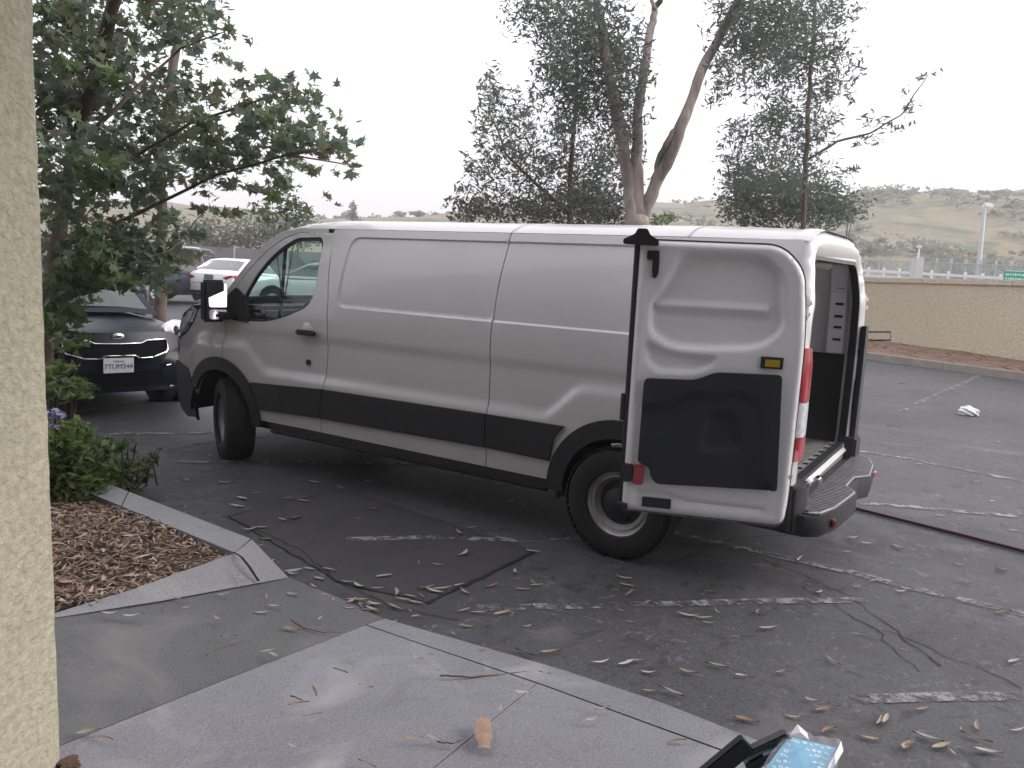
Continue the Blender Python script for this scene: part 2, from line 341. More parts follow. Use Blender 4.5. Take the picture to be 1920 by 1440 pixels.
# ------------------------------------------------------------------ sidewalk, ramp, kerbs
def slab(name, top, m, parent, th=.12, gap=.004):
    n = len(top); c = sum((Vector(t) for t in top), Vector())/n
    tp = [Vector(t)+(c-Vector(t)).normalized()*gap for t in top]
    b = MB(); b.add(tp+[t-Vector((0, 0, th)) for t in tp], [tuple(range(n)), tuple(range(2*n-1, n-1, -1))]+[(i, i+n, (i+1) % n+n, (i+1) % n) for i in range(n)])
    o = b.build(name, m, parent, smooth=30); return o
walk = bpy.data.objects.new('sidewalk', None); COL.objects.link(walk); tag(walk, kind='structure')
oe = [gp(722, 1160, .012), gp(872, 1203, .05), gp(1052, 1255, .10), gp(1240, 1317, .14), gp(1402, 1381, .15)]
ed = (oe[-1]-oe[-2]).normalized(); oe.append(oe[-1]+ed*3.2)
gr = [gp(686, 1172, .014), gp(765, 1199, .05), gp(1007, 1281, .10), gp(1240, 1366, .145), gp(1372, 1414, .15)]
gd = (gr[-1]-gr[-2]).normalized(); gr.append(gr[-1]+gd*3.2)
oq = [oe[0], oe[1], oe[2], oe[3], oe[4], oe[5]]; gq = [v+(a_-v).normalized()*.008 for v, a_ in zip(gr, oq)]
mb = MB(); n6 = 6; dz_ = Vector((0, 0, -.2)); mb.add(oq+gq+[v+dz_ for v in oq]+[v+dz_ for v in gq], [(i, i+1, 6+i+1, 6+i) for i in range(5)]+[(i, i+1, 12+i+1, 12+i) for i in range(5)]+[(6+i, 6+i+1, 18+i+1, 18+i) for i in range(5)])
mb.build('kerb_strip', CONC, walk)
j0 = gr[2]; j1 = gp(812, 1440, .15); jd = (j1-j0).normalized(); j2 = j1+jd*3.0
lw = [gp(420, 1275, .11), gp(120, 1395, .15)]; ld = (lw[1]-lw[0]).normalized(); l2 = lw[1]+ld*2.5
slab('slab', [gr[0], gr[1], gr[2], j1, j2, l2+Vector((0, -1.5, 0)), l2, lw[1], lw[0]], CONC, walk)
slab('slab', [gr[2], gr[3], gr[4], gr[5], j2, j1], CONC, walk)
ra = [gp(105, 1156, .145), gp(300, 1126, .10), gp(480, 1093, .03), gp(541, 1082, .006), gp(640, 1122, .006), gp(722, 1160, .008), gp(686, 1172, .014), gp(420, 1275, .108), gp(120, 1395, .148), l2, l2+Vector((-2, 1.2, .0)), gp(105, 1156, .145)+Vector((-3, -.3, .02))]
slab('ramp_slab', ra, CONC2, walk)
zb = min(v.z for v in ra)-.3
# bed kerb
kc = gp(470, 1010, .15); kdir = (gp(250, 925, .15)-kc).normalized()
k_far = kc+kdir*7.0; kin = gp(440, 1036, .15); kin_far = kin+kdir*7.0
kerb = bpy.data.objects.new('bed_kerb', None); COL.objects.link(kerb); tag(kerb, kind='structure')
dv = Vector((0, 0, -.22)); outw = Vector((-kdir.y, kdir.x, 0)); outw = -outw if outw.x < 0 else outw
slab('kerb_stone', [kc, kc+kdir*1.35, kin+kdir*1.2, kin], KERBM, kerb, .25, .002)
slab('kerb_stone', [kc+kdir*1.36, kc+kdir*4.2, kin+kdir*4.05, kin+kdir*1.21], KERBM, kerb, .25, .002)
slab('kerb_stone', [kc+kdir*4.21, k_far, kin_far, kin+kdir*4.06], KERBM, kerb, .25, .002)
top = [gp(105, 1149, .15), gp(250, 1104, .15), gp(440, 1037, .15), kc+Vector((.01, -.01, 0))]; bot = [gp(105, 1158, .148), gp(300, 1127, .11), gp(480, 1094, .04), gp(541, 1083, .01)]
ext = Vector((-3, -.3, .02))
b = MB(); b.add([top[0]+ext, bot[0]+ext]+[v for t, q in zip(top, bot) for v in (t, q)], [(0, 1, 3, 2), (2, 3, 5, 4), (4, 5, 7, 6), (6, 7, 9, 8)]); b.build('kerb_flare', KERBM, kerb)
b = MB(); b.add([kc, kc+kdir*7, kc+kdir*7+dv, kc+dv, gp(541, 1083, .01), gp(541, 1083, -.1)], [(0, 1, 2, 3), (0, 3, 5, 4)]); b.build('kerb_face', KERBM, kerb)
cr = MB(); cps = [gp(437, 1036, .155), gp(452, 1045, .154), gp(466, 1062, .12), gp(485, 1091, .05)]
for i in range(3):
    a_, b_ = cps[i], cps[i+1]; w_ = Vector((.006, .004, 0)); u_ = Vector((0, 0, .004)); cr.add([a_-w_+u_, a_+w_+u_, b_+w_+u_, b_-w_+u_], [(0, 1, 2, 3)])
cr.build('crack', CRACK, kerb)
# mulch bed
SOIL = mat('mulch_soil', (.05, .032, .024), .95, var=.5, vscale=25, bump=.8, bscale=60)
bedp = [top[0]+ext+Vector((0, 0, -.03)), top[0]+Vector((0, 0, -.03)), top[1]+Vector((0, 0, -.03)), kin+Vector((0, 0, -.03)), kin_far+Vector((0, 0, -.03)), kin_far+Vector((-4, -3, 0))]
bed = raw('mulch_bed', bedp, [tuple(range(6))], SOIL); tag(bed, kind='structure')
def multi(name, V, F, MI, mats, parent=None, smooth=False):
    me = bpy.data.meshes.new(name); me.from_pydata(V, [], F)
    for m in mats: me.materials.append(m)
    me.polygons.foreach_set('material_index', MI)
    if smooth: me.polygons.foreach_set('use_smooth', [True]*len(F))
    me.update(); o = bpy.data.objects.new(name, me); COL.objects.link(o); o.parent = parent; return o
def chips(n, cols, poly, zf, name, L=(.03, .09), W=(.006, .018)):
    xs = [p[0] for p in poly]; ys = [p[1] for p in poly]; V = []; F = []; MI = []; c = 0
    while c < n:
        x = random.uniform(min(xs), max(xs)); y = random.uniform(min(ys), max(ys))
        if not inside(x, y, poly): continue
        c += 1; a = random.uniform(0, 2*pi); l = random.uniform(*L); w = random.uniform(*W)
        t = Vector((cos(a), sin(a), random.uniform(-.35, .35))); s_ = Vector((-sin(a), cos(a), random.uniform(-.5, .5)))
        p = Vector((x, y, zf(x, y)+random.uniform(.004, .03))); k = len(V); bend = Vector((0, 0, random.uniform(-.01, .012)))+s_*random.uniform(-.01, .01)
        V += [p-t*l/2, p-s_*w/2+bend, p+t*l/2, p+s_*w/2+bend]; F.append((k, k+1, k+2, k+3)); MI.append(random.randrange(len(cols)))
    return multi(name, V, F, MI, cols)
MC = [mat('mulch_a', (.24, .16, .115), .9, var=.3, vscale=9), mat('mulch_b', (.30, .20, .16), .85, var=.3, vscale=9), mat('mulch_c', (.14, .085, .06), .9), mat('mulch_d', (.42, .32, .25), .8)]
bz = kin.z-.03
vis = [(v.x, v.y) for v in [top[0]+Vector((-.9, -.1, 0)), top[0], top[1], kin, kin+kdir*3.2, kin+kdir*3.2+Vector((-2.2, -1.4, 0))]]
def bedz(x, y): return bz+.01+.03*sin(x*3)*cos(y*2.3)
tag(chips(16000, [MC[0], MC[0], MC[1], MC[2], MC[3]], vis, bedz, 'wood_mulch'), 'brown shredded bark mulch filling the planting bed behind the kerb', 'mulch', kind='stuff')

# ------------------------------------------------------------------ the van
van = bpy.data.objects.new('cargo_van', None); COL.objects.link(van)
tag(van, 'white low-roof cargo van with its rear doors swung open and dark side band', 'van')
F_ = Vector((VF.x, VF.y, TA)).normalized(); U_ = F_.cross(Vector((VL.x, VL.y, TB))).normalized(); L_ = U_.cross(F_)
van.matrix_world = Matrix(((F_.x, L_.x, U_.x, VX0), (F_.y, L_.y, U_.y, VY0), (F_.z, L_.z, U_.z, -1.21*TA), (0, 0, 0, 1)))
RC, RW = (1.21, .375), .40     # rear arch
FC, FW = (4.98, .375), .425    # front arch
def yb(X, Z):
    y = 1.0-.03*max(0, (1.0-Z)/.65)**2 if Z < 1.25 else 1.0-.20*((Z-1.25)/.75)**2
    if X > 4.7: y -= .24*((X-4.7)/1.2)**2.4
    if X > 4.6 and Z > 1.25: y += 0
    return y
def archcrease(X):
    z = .82
    z = max(z, .82+.22*(1-sst(.26, .58, abs(X-1.21))))
    z = max(z, .82+.20*(1-sst(.28, .62, abs(X-4.98))))
    return z
def rr_sd(x, y, x0, x1, y0, y1, r):
    cx, cy = (x0+x1)/2, (y0+y1)/2; dx = abs(x-cx)-(x1-x0)/2+r; dy = abs(y-cy)-(y1-y0)/2+r
    return hypot(max(dx, 0), max(dy, 0))+min(max(dx, dy), 0)-r
def sideY(X, Z):
    y = yb(X, Z)
    if X < 3.75:
        y -= .014*(1-sst(-.013, .0, rr_sd(X, Z, .42, 3.63, 1.405, 1.945, .09)))
    k = sst(4.0, 4.3, X)*.6
    y -= .013*(1-sst(1.11, 1.185, Z))*(1-k)
    zc = archcrease(X); y += .024*(1-sst(zc-.03, zc+.055, Z))
    return y
def SF(sg, off=0):
    return lambda X, Z: Vector((X, sg*(sideY(X, Z)+off), Z))
def arc(c, r, a0, a1, n=18): return [(c[0]+r*cos(radians(a0+(a1-a0)*i/n)), c[1]+r*sin(radians(a0+(a1-a0)*i/n))) for i in range(n+1)]
ZS = .415
seam = [(3.775, ZS), (3.765, .60), (3.735, .80), (3.715, 1.0), (3.71, 1.22), (3.725, 1.47), (3.79, 1.80), (3.86, 2.0)]
win = rnd([(4.70, 1.225), (4.42, 1.235), (4.20, 1.285), (3.93, 1.39), (3.865, 1.52), (3.905, 1.88), (3.95, 1.935), (4.22, 1.925), (4.33, 1.865), (4.44, 1.775), (4.56, 1.635), (4.69, 1.42)], [.03, .1, .2, .15, .1, .05, .05, .05, .1, .1, .1, .05], 4)
sil = [(4.90, 1.47), (4.73, 1.675), (4.58, 1.86), (4.45, 1.955), (4.25, 2.0)]
for sg in (1, -1):
    sf = SF(sg)
    rear_q = [(.16, .50), (.66, .45)] if True else 0
    a = arc(RC, RW, 180-8, 8, 20)
    a_r = [(RC[0]+RW, ZS)]+[p for p in arc(RC, RW, 5, 175, 20)]+[(RC[0]-RW, .47)]
    xq = .242 if sg > 0 else .262; quarter = [(2.197, ZS)]+[(2.197, 2.0), (xq+.05, 2.0), (xq+.022, 1.85), (xq, 1.65), (xq, .50)]+a_r[::-1]
    def rrl(g): return rnd([(.42-g, 1.405-g), (3.63+g, 1.405-g), (3.63+g, 1.945+g), (.42-g, 1.945+g)], .09+g, 6)
    CR = [rrl(0), rrl(-.013)]
    panel('rear_side_panel', quarter, sf, WHITE, van, creases=CR, sgn=sg, grid=.05, gz_=.022)
    panel('front_side_panel', [(2.205, ZS)]+[(x-.004, z) for x, z in seam]+[(2.205, 2.0)], sf, WHITE, van, creases=CR, sgn=sg, grid=.05, gz_=.022)
    fa = [(FC[0]-FW, ZS)]+arc(FC, FW, 175, 100, 8)
    doorp = [(x+.004, z) for x, z in seam[:-1]]+[(3.83, 1.955), (4.22, 1.965), (4.36, 1.915), (4.50, 1.82), (4.64, 1.68), (4.80, 1.48), (4.895, 1.28), (4.90, 1.18), (4.925, .98), (4.91, FC[1]+FW-.005)]+fa[::-1]
    dr = panel('front_door', doorp, sf, WHITE, van, holes=[win], sgn=sg, grid=.045, gz_=.025)
    panel('door_frame_rail', [(3.86, 2.0), (3.838, 1.963), (4.225, 1.973), (4.366, 1.921), (4.508, 1.825), (4.648, 1.685), (4.808, 1.484), (4.903, 1.285), (5.0, 1.37)]+sil, sf, WHITE, van, sgn=sg, grid=.04)
    g = panel('side_window', [(x, z) for x, z in win], lambda X, Z, sg=sg: Vector((X, sg*(yb(X, Z)-.035), Z)), WGLASS, dr, sgn=sg, grid=.12, thick=.004)
    wi = [((x-4.28)*.955+4.275, (z-1.58)*.93+1.575) for x, z in win]
    panel('window_seal', win, lambda X, Z, sg=sg: Vector((X, sg*(yb(X, Z)-.012), Z)), GASKET, dr, holes=[wi], sgn=sg, grid=.06, thick=.02)
    mb = MB(); mb.tube([(4.345, sg*(yb(4.345, 1.84)-.03), 1.85), (4.275, sg*(yb(4.27, 1.26)-.03), 1.24)], .014, 6); mb.build('window_divider', GASKET, dr)
    panel('mirror_base', rnd([(4.98, 1.235), (4.60, 1.215), (4.66, 1.43), (4.78, 1.50), (4.86, 1.44)], .03), lambda X, Z, sg=sg: Vector((X, sg*(yb(X, Z)+.012), Z)), BLACKP, dr, sgn=sg, grid=.08)
    # handle and lock
    mb = MB(); mb.box((3.915, sg*(sideY(3.92, 1.19)+.028), 1.19), (.215, .035, .042)); mb.build('door_handle', BLACKP, dr, bevel=.012, smooth=40)
    mb = MB(); mb.lathe([(.0, .010), (.045, .010), (.055, .003), (.06, 0)], 20, Matrix.Translation((3.93, sg*sideY(3.93, 1.215), 1.21))@Matrix.Scale(sg, 4, (0, 1, 0))); mb.build('handle_cup', WHITE, dr, smooth=50)
    mb = MB(); mb.lathe([(0, .012), (.022, .012), (.026, 0)], 14, Matrix.Translation((3.92, sg*sideY(3.92, .955), .955))@Matrix.Scale(sg, 4, (0, 1, 0))); mb.build('door_lock', DARKM, dr, smooth=50)
    # fender
    fen = [(4.908, 1.185), (4.933, .98), (4.918, FC[1]+FW-.005)]+arc(FC, FW, 97, 20, 12)+[(5.52, .735), (5.80, .775), (5.84, .95), (5.74, .99), (5.58, 1.05), (5.42, 1.16), (5.32, 1.275), (5.18, 1.335), (5.01, 1.365), (4.905, 1.278)]
    panel('front_fender', fen, sf, WHITE, van, sgn=sg, grid=.045)
    hl = [(5.75, .99), (5.59, 1.058), (5.43, 1.165), (5.33, 1.275), (5.45, 1.30), (5.66, 1.21), (5.80, 1.08), (5.85, .955)]
    hlo = panel('headlight', hl, SF(sg, .006), bpy.data.materials.get('smoked_lens') or mat('smoked_lens', (.06, .06, .065), .12, coat=1, var=.5, vscale=18), van, sgn=sg, grid=.04)
    panel('lamp_chrome', [(5.70, 1.06), (5.60, 1.10), (5.47, 1.19), (5.42, 1.255), (5.52, 1.245), (5.66, 1.16)], SF(sg, .010), CLEARL, hlo, sgn=sg, grid=.04)
    bmp = arc(FC, FW, 18, -14, 8)+[(5.42, .30), (5.60, .27), (5.80, .32), (5.88, .45), (5.87, .765), (5.80, .768), (5.52, .728)]
    panel('front_bumper_side', bmp, SF(sg, .008), BLACKP, van, sgn=sg, grid=.05)
    # dark cladding: band and the two arch lips
    def clad(outl, nm, sg=sg):
        panel(nm, outl, SF(sg, .020), BLACKP, van, sgn=sg, grid=.06, thick=.03)
    RO, FO = .505, .52
    clad([(1.70, .545), (2.197, .552), (2.197, .785), (1.60, .788), (1.67, .70)], 'side_moulding')
    clad([(2.205, .552), (3.765, .53), (3.732, .765), (2.205, .785)], 'side_moulding')
    clad([(3.773, .53), (4.47, .505), (4.50, .60), (4.56, .725), (3.74, .765)], 'side_moulding')
    clad([(RC[0]+RO-.01, ZS-.06)]+arc(RC, RO, 2, 178, 30)+[(RC[0]-RO+.01, .46), (RC[0]-RW-.0, .46)]+arc(RC, RW-.012, 176, 4, 30)+[(RC[0]+RW-.012, ZS-.06)], 'wheel_arch_lip')
    clad([(FC[0]-FO+.01, ZS-.06)]+arc(FC, FO, 178, 32, 30)+arc(FC, FW-.012, 28, 176, 30)+[(FC[0]-FW+.012, ZS-.06)], 'wheel_arch_lip')
    # sill below the body
    mb = MB(); mb.box((3.03, sg*.945, ZS-.03), (2.72, .05, .075)); mb.build('sill', BLACKP, van, bevel=.01)
    mb = MB(); mb.tube([(1.75, sg*.93, .335), (4.40, sg*.93, .33)], .022, 8); mb.build('sill_tube', DARKM, van, smooth=60)
    # inner wheel wells
    for c_, r_ in ((RC, RW+.02), (FC, FW+.02)):
        mb = MB(); pr_ = [(c_[0]+r_*cos(t), c_[1]+r_*sin(t)) for t in np.linspace(0, pi, 17)]; vs = []
        for x, z in pr_: vs += [Vector((x, sg*.97, z)), Vector((x, sg*.55, z))]
        fs = [(2*i, 2*i+1, 2*i+3, 2*i+2) for i in range(16)]; nb = len(vs)
        vs.append(Vector((c_[0], sg*.55, .3))); fs += [(2*i+1, 2*i+3, nb) for i in range(16)]
        mb.add(vs, fs); mb.build('wheel_well', BLACKP, van)
    # mirror
    mr = empty('wing_mirror'); mr.parent = van
    mb = MB(); mb.box((4.95, sg*1.085, 1.375), (.085, .195, .35), M=Matrix.Rotation(sg*radians(-14), 3, 'Z')); h = mb.build('mirror_housing', BLACKP, mr, bevel=.022, smooth=60)
    mb = MB(); mb.box((4.84, sg*1.03, 1.26), (.16, .14, .06)); mb.build('mirror_arm', BLACKP, mr, bevel=.02, smooth=60)
    MIR = bpy.data.materials.get('mirror_glass') or mat('mirror_glass', (.9, .9, .92), .03, metal=1)
    for (za, zb2) in ((1.325, 1.525), (1.225, 1.305)):
        mb = MB(); mb.prism(rnd([(-.078, za-1.375), (.078, za-1.375), (.078, zb2-1.375), (-.078, zb2-1.375)], .02), -.004, .004, 'x')
        o = mb.build('mirror_glass', MIR, mr); o.location = (4.898, sg*1.076, 1.375); o.rotation_euler = (0, radians(9 if za > 1.3 else 4), sg*radians(-18))
# top skins: bumper, grille, hood, windshield, roof lofted from left edge to right edge
def loft(name, path, m, bx, bz, n=24, pw=4, parent=van, seg=.05, smooth=40):
    P = []
    for i in range(len(path)-1):
        a, b_ = Vector(path[i]), Vector(path[i+1]); k = max(1, int((b_-a).length/seg))
        P += [a.lerp(b_, j/k) for j in range(k)]
    P.append(Vector(path[-1])); vs = []; fs = []
    for i, p in enumerate(P):
        t = i/(len(P)-1); kx = bx(t) if callable(bx) else bx; kz = bz(t) if callable(bz) else bz; y0 = yb(p.x, p.y) if len(p) == 2 else p.z
        for j in range(n+1):
            u = sin((j/n-.5)*pi); s_ = 1-abs(u)**pw
            vs.append(Vector((p.x+kx*(1-abs(u)**2.4), u*y0, p.y+kz*s_)))
    for i in range(len(P)-1):
        for j in range(n):
            k = i*(n+1)+j; fs.append((k, k+1, k+n+2, k+n+1))
    return raw(name, vs, fs, m, parent, smooth)
loft('front_bumper', [(5.80, .32), (5.885, .45), (5.875, .765)], BLACKP, .14, 0)
loft('grille', [(5.875, .772), (5.85, .955)], BLACKP, .14, 0)
loft('nose_panel', [(5.85, .96), (5.80, 1.08), (5.67, 1.21)], WHITE, .13, lambda t: .03*t)
loft('hood', [(5.67, 1.213), (5.45, 1.303), (5.18, 1.34), (5.0, 1.372)], WHITE, lambda t: .13-.02*t, .035)
WSG = glass('windshield_glass', (.78, .9, .86), .95)
loft('windshield', [(5.0, 1.375), (4.90, 1.472), (4.73, 1.677), (4.58, 1.862), (4.47, 1.95)], WSG, lambda t: .16-.10*t, lambda t: .04)
loft('roof', [(4.47, 1.951), (4.36, 1.98), (4.25, 2.001), (3.9, 2.003), (3.0, 2.003), (2.2, 2.003), (1.0, 2.003), (.4, 2.0), (.22, 1.995)], WHITE, lambda t: .06*(1-sst(0, .1, t)), lambda t: .05+.04*sst(0, .12, t)-.01*sst(.9, 1, t), pw=5)
for v_ in bpy.data.objects['roof'].data.vertices:
    if v_.co.x < .8: v_.co.x += (.8-v_.co.x)/.58*(.025-.01*v_.co.y)
# roof gutter dark dot and seams
mb = MB(); mb.box((3.87, .80, 1.985), (.05, .03, .03)); mb.build('roof_clip', BLACKP, van)
for xs in (2.2, .95):
    vs = []
    for j in range(25):
        u = sin((j/24-.5)*pi); z = 2.003+.09*(1-abs(u)**5)+.0015
        vs += [Vector((xs-.006, u*.80, z)), Vector((xs+.006, u*.80, z))]
    raw('roof_seam', vs, [(2*i, 2*i+1, 2*i+3, 2*i+2) for i in range(24)], mat('seam_grey', (.45, .45, .46), .6), van)
# front closing panels (A pillar foot) and underbody
mb = MB(); mb.box((2.95, 0, .37), (4.2, 1.7, .12)); mb.box((3.0, .45, .30), (4.3, .07, .12)); mb.box((3.0, -.45, .30), (4.3, .07, .12)); mb.box((.7, 0, .45), (1.0, 1.5, .1))
mb.box((1.21, 0, .33), (.12, 1.5, .12)); mb.lathe([(0, -.14), (.14, -.12), (.17, 0), (.14, .12), (0, .14)], 16, Matrix.Translation((1.21, 0, .33))); mb.box((4.96, 0, .33), (.25, 1.4, .12))
mb.build('underbody', DARKM, van)
# rear: frame around the opening. rear plane leans with xr(Y)
def xr(Y, Z=1.0): return .235-.01*Y+.05*sst(1.6, 2.05, Z)
def prof(Z): return yb(.2, Z)+.022*(1-sst(.78, .87, Z)) if Z < 2.0 else .8
outl = [(-prof(z), z) for z in np.linspace(2.0, .50, 24)]+[(prof(z), z) for z in np.linspace(.50, 2.0, 24)]
for j in range(1, 16):
    u = cos(j/16*pi); outl.append((.8*u, 2.0+.085*(1-abs(u)**5)))
hole = rnd([(-.80, .60), (.80, .60), (.845, 1.2), (.805, 1.6), (.73, 1.915), (-.72, 1.915), (-.80, 1.6), (-.83, 1.2)], [.06, .06, .2, .2, .10, .10, .2, .2], 6)
def rearsurf(Y, Z):
    d = min(hypot(Y-a, Z-b_) for a, b_ in outl_s); e = min(hypot(Y-a, Z-b_) for a, b_ in hole_s)
    x = xr(Y, Z)-.045+.055*(1-sst(0, .06, d))**1.5*1.0+.035*(1-sst(.015, .05, e))
    return Vector((x, Y, Z))
outl_s = resample(outl, .03); hole_s = resample(hole, .03)
panel('rear_frame', outl, rearsurf, WHITE, van, holes=[hole], grid=.04, vec=Vector((.06, 0, 0)), smooth=50)
def oo(pts, d): # shrink outline toward its centre
    cx = sum(p[0] for p in pts)/len(pts); cy = sum(p[1] for p in pts)/len(pts); return [(cx+(x-cx)*d, cy+(y-cy)*d) for x, y in pts]
panel('opening_seal', oo(hole, 1.012), lambda Y, Z: Vector((xr(Y, Z)-.022, Y, Z)), GASKET, van, holes=[oo(hole, .972)], grid=.1, vec=Vector((.05, 0, 0)))
# cargo space
mb = MB(); lin = [(-.80, .6), (-.86, .75), (-.88, 1.25), (-.82, 1.7), (-.72, 1.93), (.72, 1.93), (.82, 1.7), (.88, 1.25), (.86, .75), (.80, .6)]
for s_, (i0, i1), mm_, nm in ((0, (0, 2), TRIM, 'lower_lining'), (0, (2, 4), INNERW, 'wall_lining'), (0, (4, 5), INNERW, 'ceiling_lining'), (0, (5, 7), INNERW, 'wall_lining'), (0, (7, 9), TRIM, 'lower_lining')):
    vs = []; seg = lin[i0:i1+1]
    for x in (.26, 3.66):
        vs += [Vector((x, y, z)) for y, z in seg]
    k = len(seg); raw(nm, vs, [(i, i+1, k+i+1, k+i) for i in range(k-1)], mm_, van)
raw('cargo_floor', [(.26, -.80, .602), (.26, .80, .602), (3.66, .86, .602), (3.66, -.86, .602)], [(0, 1, 2, 3)], FLOORM, van)
raw('bulkhead', [(3.66, y, z) for y, z in lin], [tuple(range(10))], mat('bulkhead_grey', (.25, .25, .25), .6), van)
# pillar ribs on the inner right wall
for k, x in enumerate((.37, .95, 1.6, 2.4, 3.1)):
    for sg in (-1, 1):
        mb = MB(); w_ = .17
        pts_ = [(.86, 1.26), (.82, 1.7), (.74, 1.90)]
        for (y0, z0), (y1, z1) in zip(pts_[:-1], pts_[1:]):
            mb.add([(x-w_/2, sg*y0, z0), (x+w_/2, sg*y0, z0), (x+w_/2, sg*y1, z1), (x-w_/2, sg*y1, z1), (x-w_/2+.03, sg*(y0-.035), z0), (x+w_/2-.03, sg*(y0-.035), z0), (x+w_/2-.03, sg*(y1-.035), z1), (x-w_/2+.03, sg*(y1-.035), z1)],
                   [(0, 1, 5, 4), (1, 2, 6, 5), (2, 3, 7, 6), (3, 0, 4, 7), (4, 5, 6, 7)])
        rb = mb.build('wall_rib', INNERW, van)
        if k < 2:
            for zz in (1.36, 1.45, 1.53, 1.62, 1.74):
                yy = .86-(zz-1.26)/(1.70-1.26)*.04 if zz < 1.7 else .81; m2 = MB(); m2.box((x-.01, sg*(yy-.036), zz), (.055, .006, .018)); m2.build('slot', DARKM, rb)
mb = MB(); mb.box((.35, .25, 1.88), (.12, .62, .05)); mb.build('rear_header_trim', BLACKP, van, bevel=.012)
mb = MB(); mb.box((.28, 0, 1.93), (.05, 1.30, .03)); mb.build('header_rail', INNERW, van, bevel=.008)
# threshold plate and latch
mb = MB(); mb.box((.27, 0, .602), (.10, 1.50, .012)); th = mb.build('threshold_plate', STEEL, van)
for k in range(9):
    m2 = MB(); m2.box((.29, -.62+.155*k, .611), (.035, .05, .006)); m2.build('anchor_clip', CHROME, th)
mb = MB(); mb.box((.235, 0, .55), (.03, 1.52, .09)); mb.build('rear_panel', mat('grey_sill', (.18, .18, .19), .5), van)
mb = MB(); mb.box((.15, .45, .585), (.04, .10, .05)); mb.build('door_striker', CHROME, van, bevel=.008)
# tail lamps
for sg in (1, -1):
    tl = empty('tail_lamp'); tl.parent = van
    def lamp(z0, z1, m_, nm, sg=sg, tl=tl):
        vs = []; N = 8; Z = np.linspace(z0, z1, 8)
        for z in Z:
            yo = prof(z)+.012; top_ = sst(1.44, 1.30, z)
            a_ = [(.145*0+xr(sg*yo)+.115, yo-.002), (xr(sg*yo)+.03, yo), (xr(sg*yo)-.045, yo-.015), (xr(sg*yo)-.07, yo-.06), (xr(sg*yo)-.065, yo-.06-.09*(.35+.65*top_))]
            vs += [Vector((x, sg*y, z)) for x, y in a_]+[Vector((xr(sg*yo)+.0, sg*(yo-.06-.09*(.35+.65*top_)), z))]
        fs = [(6*i+j, 6*i+j+1, 6*(i+1)+j+1, 6*(i+1)+j) for i in range(7) for j in range(5)]+[(0, 1, 2, 3, 4, 5), tuple(42+q for q in range(6))]
        b2 = MB(); b2.add(vs, fs); return b2.build(nm, m_, tl, smooth=50)
    lamp(1.125, 1.42, REDL if sg > 0 else BLACKP, 'red_lens'); lamp(.93, 1.12, CLEARL if sg > 0 else BLACKP, 'clear_lens'); lamp(.80, .926, REDL if sg > 0 else BLACKP, 'red_lens')
    for z in (1.60, 1.66, .72):
        mb = MB(); mb.box((xr(sg)+.02-.03, sg*(prof(z)+.008), z), (.08, .035, .035)); mb.build('door_hinge', CHROME if z < 1 else INNERW, van, bevel=.008)
    mb = MB(); mb.box((xr(sg)-.01, sg*(prof(1.63)+.006), 1.63), (.05, .02, .14)); mb.build('hinge_plate', INNERW, van, bevel=.006)
mb = MB(); mb.prism([(-.98, .66), (-.84, .62), (-.855, 1.2), (-.84, 1.47), (-.95, 1.47), (-.985, 1.2)], xr(-.9)-.075, xr(-.9)-.04, 'x'); mb.build('jamb_trim', TRIM, van, bevel=.005)
# rear bumper with step
bo = [(.24, .965), (.10, .965), (.03, .90), (-.02, .70), (-.035, .50), (-.05, .25), (.0, .12), (.0, -.12), (-.05, -.25), (-.02, -.60), (.05, -.85), (.13, -.96), (.24, -.96)]
mb = MB(); vs = []; N = len(bo)
for z, s_ in ((.37, .97), (.40, 1.0), (.498, 1.0)):
    vs += [Vector(((x-.24)*s_+.24, y*s_, z)) for x, y in bo]
mb.add(vs, [tuple(range(N)), tuple(range(3*N-1, 2*N-1, -1))]+[(k*N+i, k*N+(i+1) % N, (k+1)*N+(i+1) % N, (k+1)*N+i) for k in range(2) for i in range(N)])
bump = mb.build('rear_bumper', BLACKP, van, smooth=40)
for sg in (1, -1):
    mb = MB(); x0 = xr(sg)
    mb.prism([(x0+.42 if sg > 0 else x0+.10, sg*.99), (x0-.06, sg*.99), (x0-.11, sg*.93), (x0-.10, sg*.78), (x0+.02, sg*.74), (x0+.06, sg*.90)], .385, .655, 'z'); mb.build('bumper_corner', BLACKP, bump, bevel=.015, smooth=50)
gp_ = [(.09, .92), (.035, .885), (-.008, .70), (-.025, .50), (-.04, .27), (.035, .14), (.035, -.14), (-.04, -.27), (-.008, -.62), (.05, -.83), (.12, -.90), (.17, -.90), (.17, .92)]
mb = MB(); mb.prism(gp_, .4985, .506, 'z'); mb.build('step_pad', mat('pad_dark', (.10, .10, .11), .6), bump)
y = -.88
k = 0
while y < .91:
    xs_ = []
    for i in range(len(gp_)):
        (xa, ya), (xb, yb_) = gp_[i], gp_[(i+1) % len(gp_)]
        if (ya-y)*(yb_-y) < 0: xs_.append(xa+(xb-xa)*(y-ya)/(yb_-ya))
    if len(xs_) >= 2:
        x0, x1 = min(xs_), max(xs_); m2 = MB(); m2.box(((x0+x1)/2, y, .5115), (max(.02, x1-x0-.008), .013, .011)); m2.build('tread_rib', GRIP, bump)
    y += .036
mb = MB(); vs = [Vector((x, y_, .5095)) for x, y_ in gp_[:-1]]; 
mb.tube([Vector((x+.004, y_, .509)) for x, y_ in gp_[:-1]], .007, 6); mb.build('step_trim', GRIP, bump, smooth=60)
mb = MB(); mb.box((-.012, .74, .43), (.02, .07, .045), rz=.2); mb.build('reflector', REDL, bump, bevel=.006)
mb = MB(); mb.box((-.012, -.70, .43), (.02, .07, .045), rz=-.2); mb.build('reflector', REDL, bump, bevel=.006)

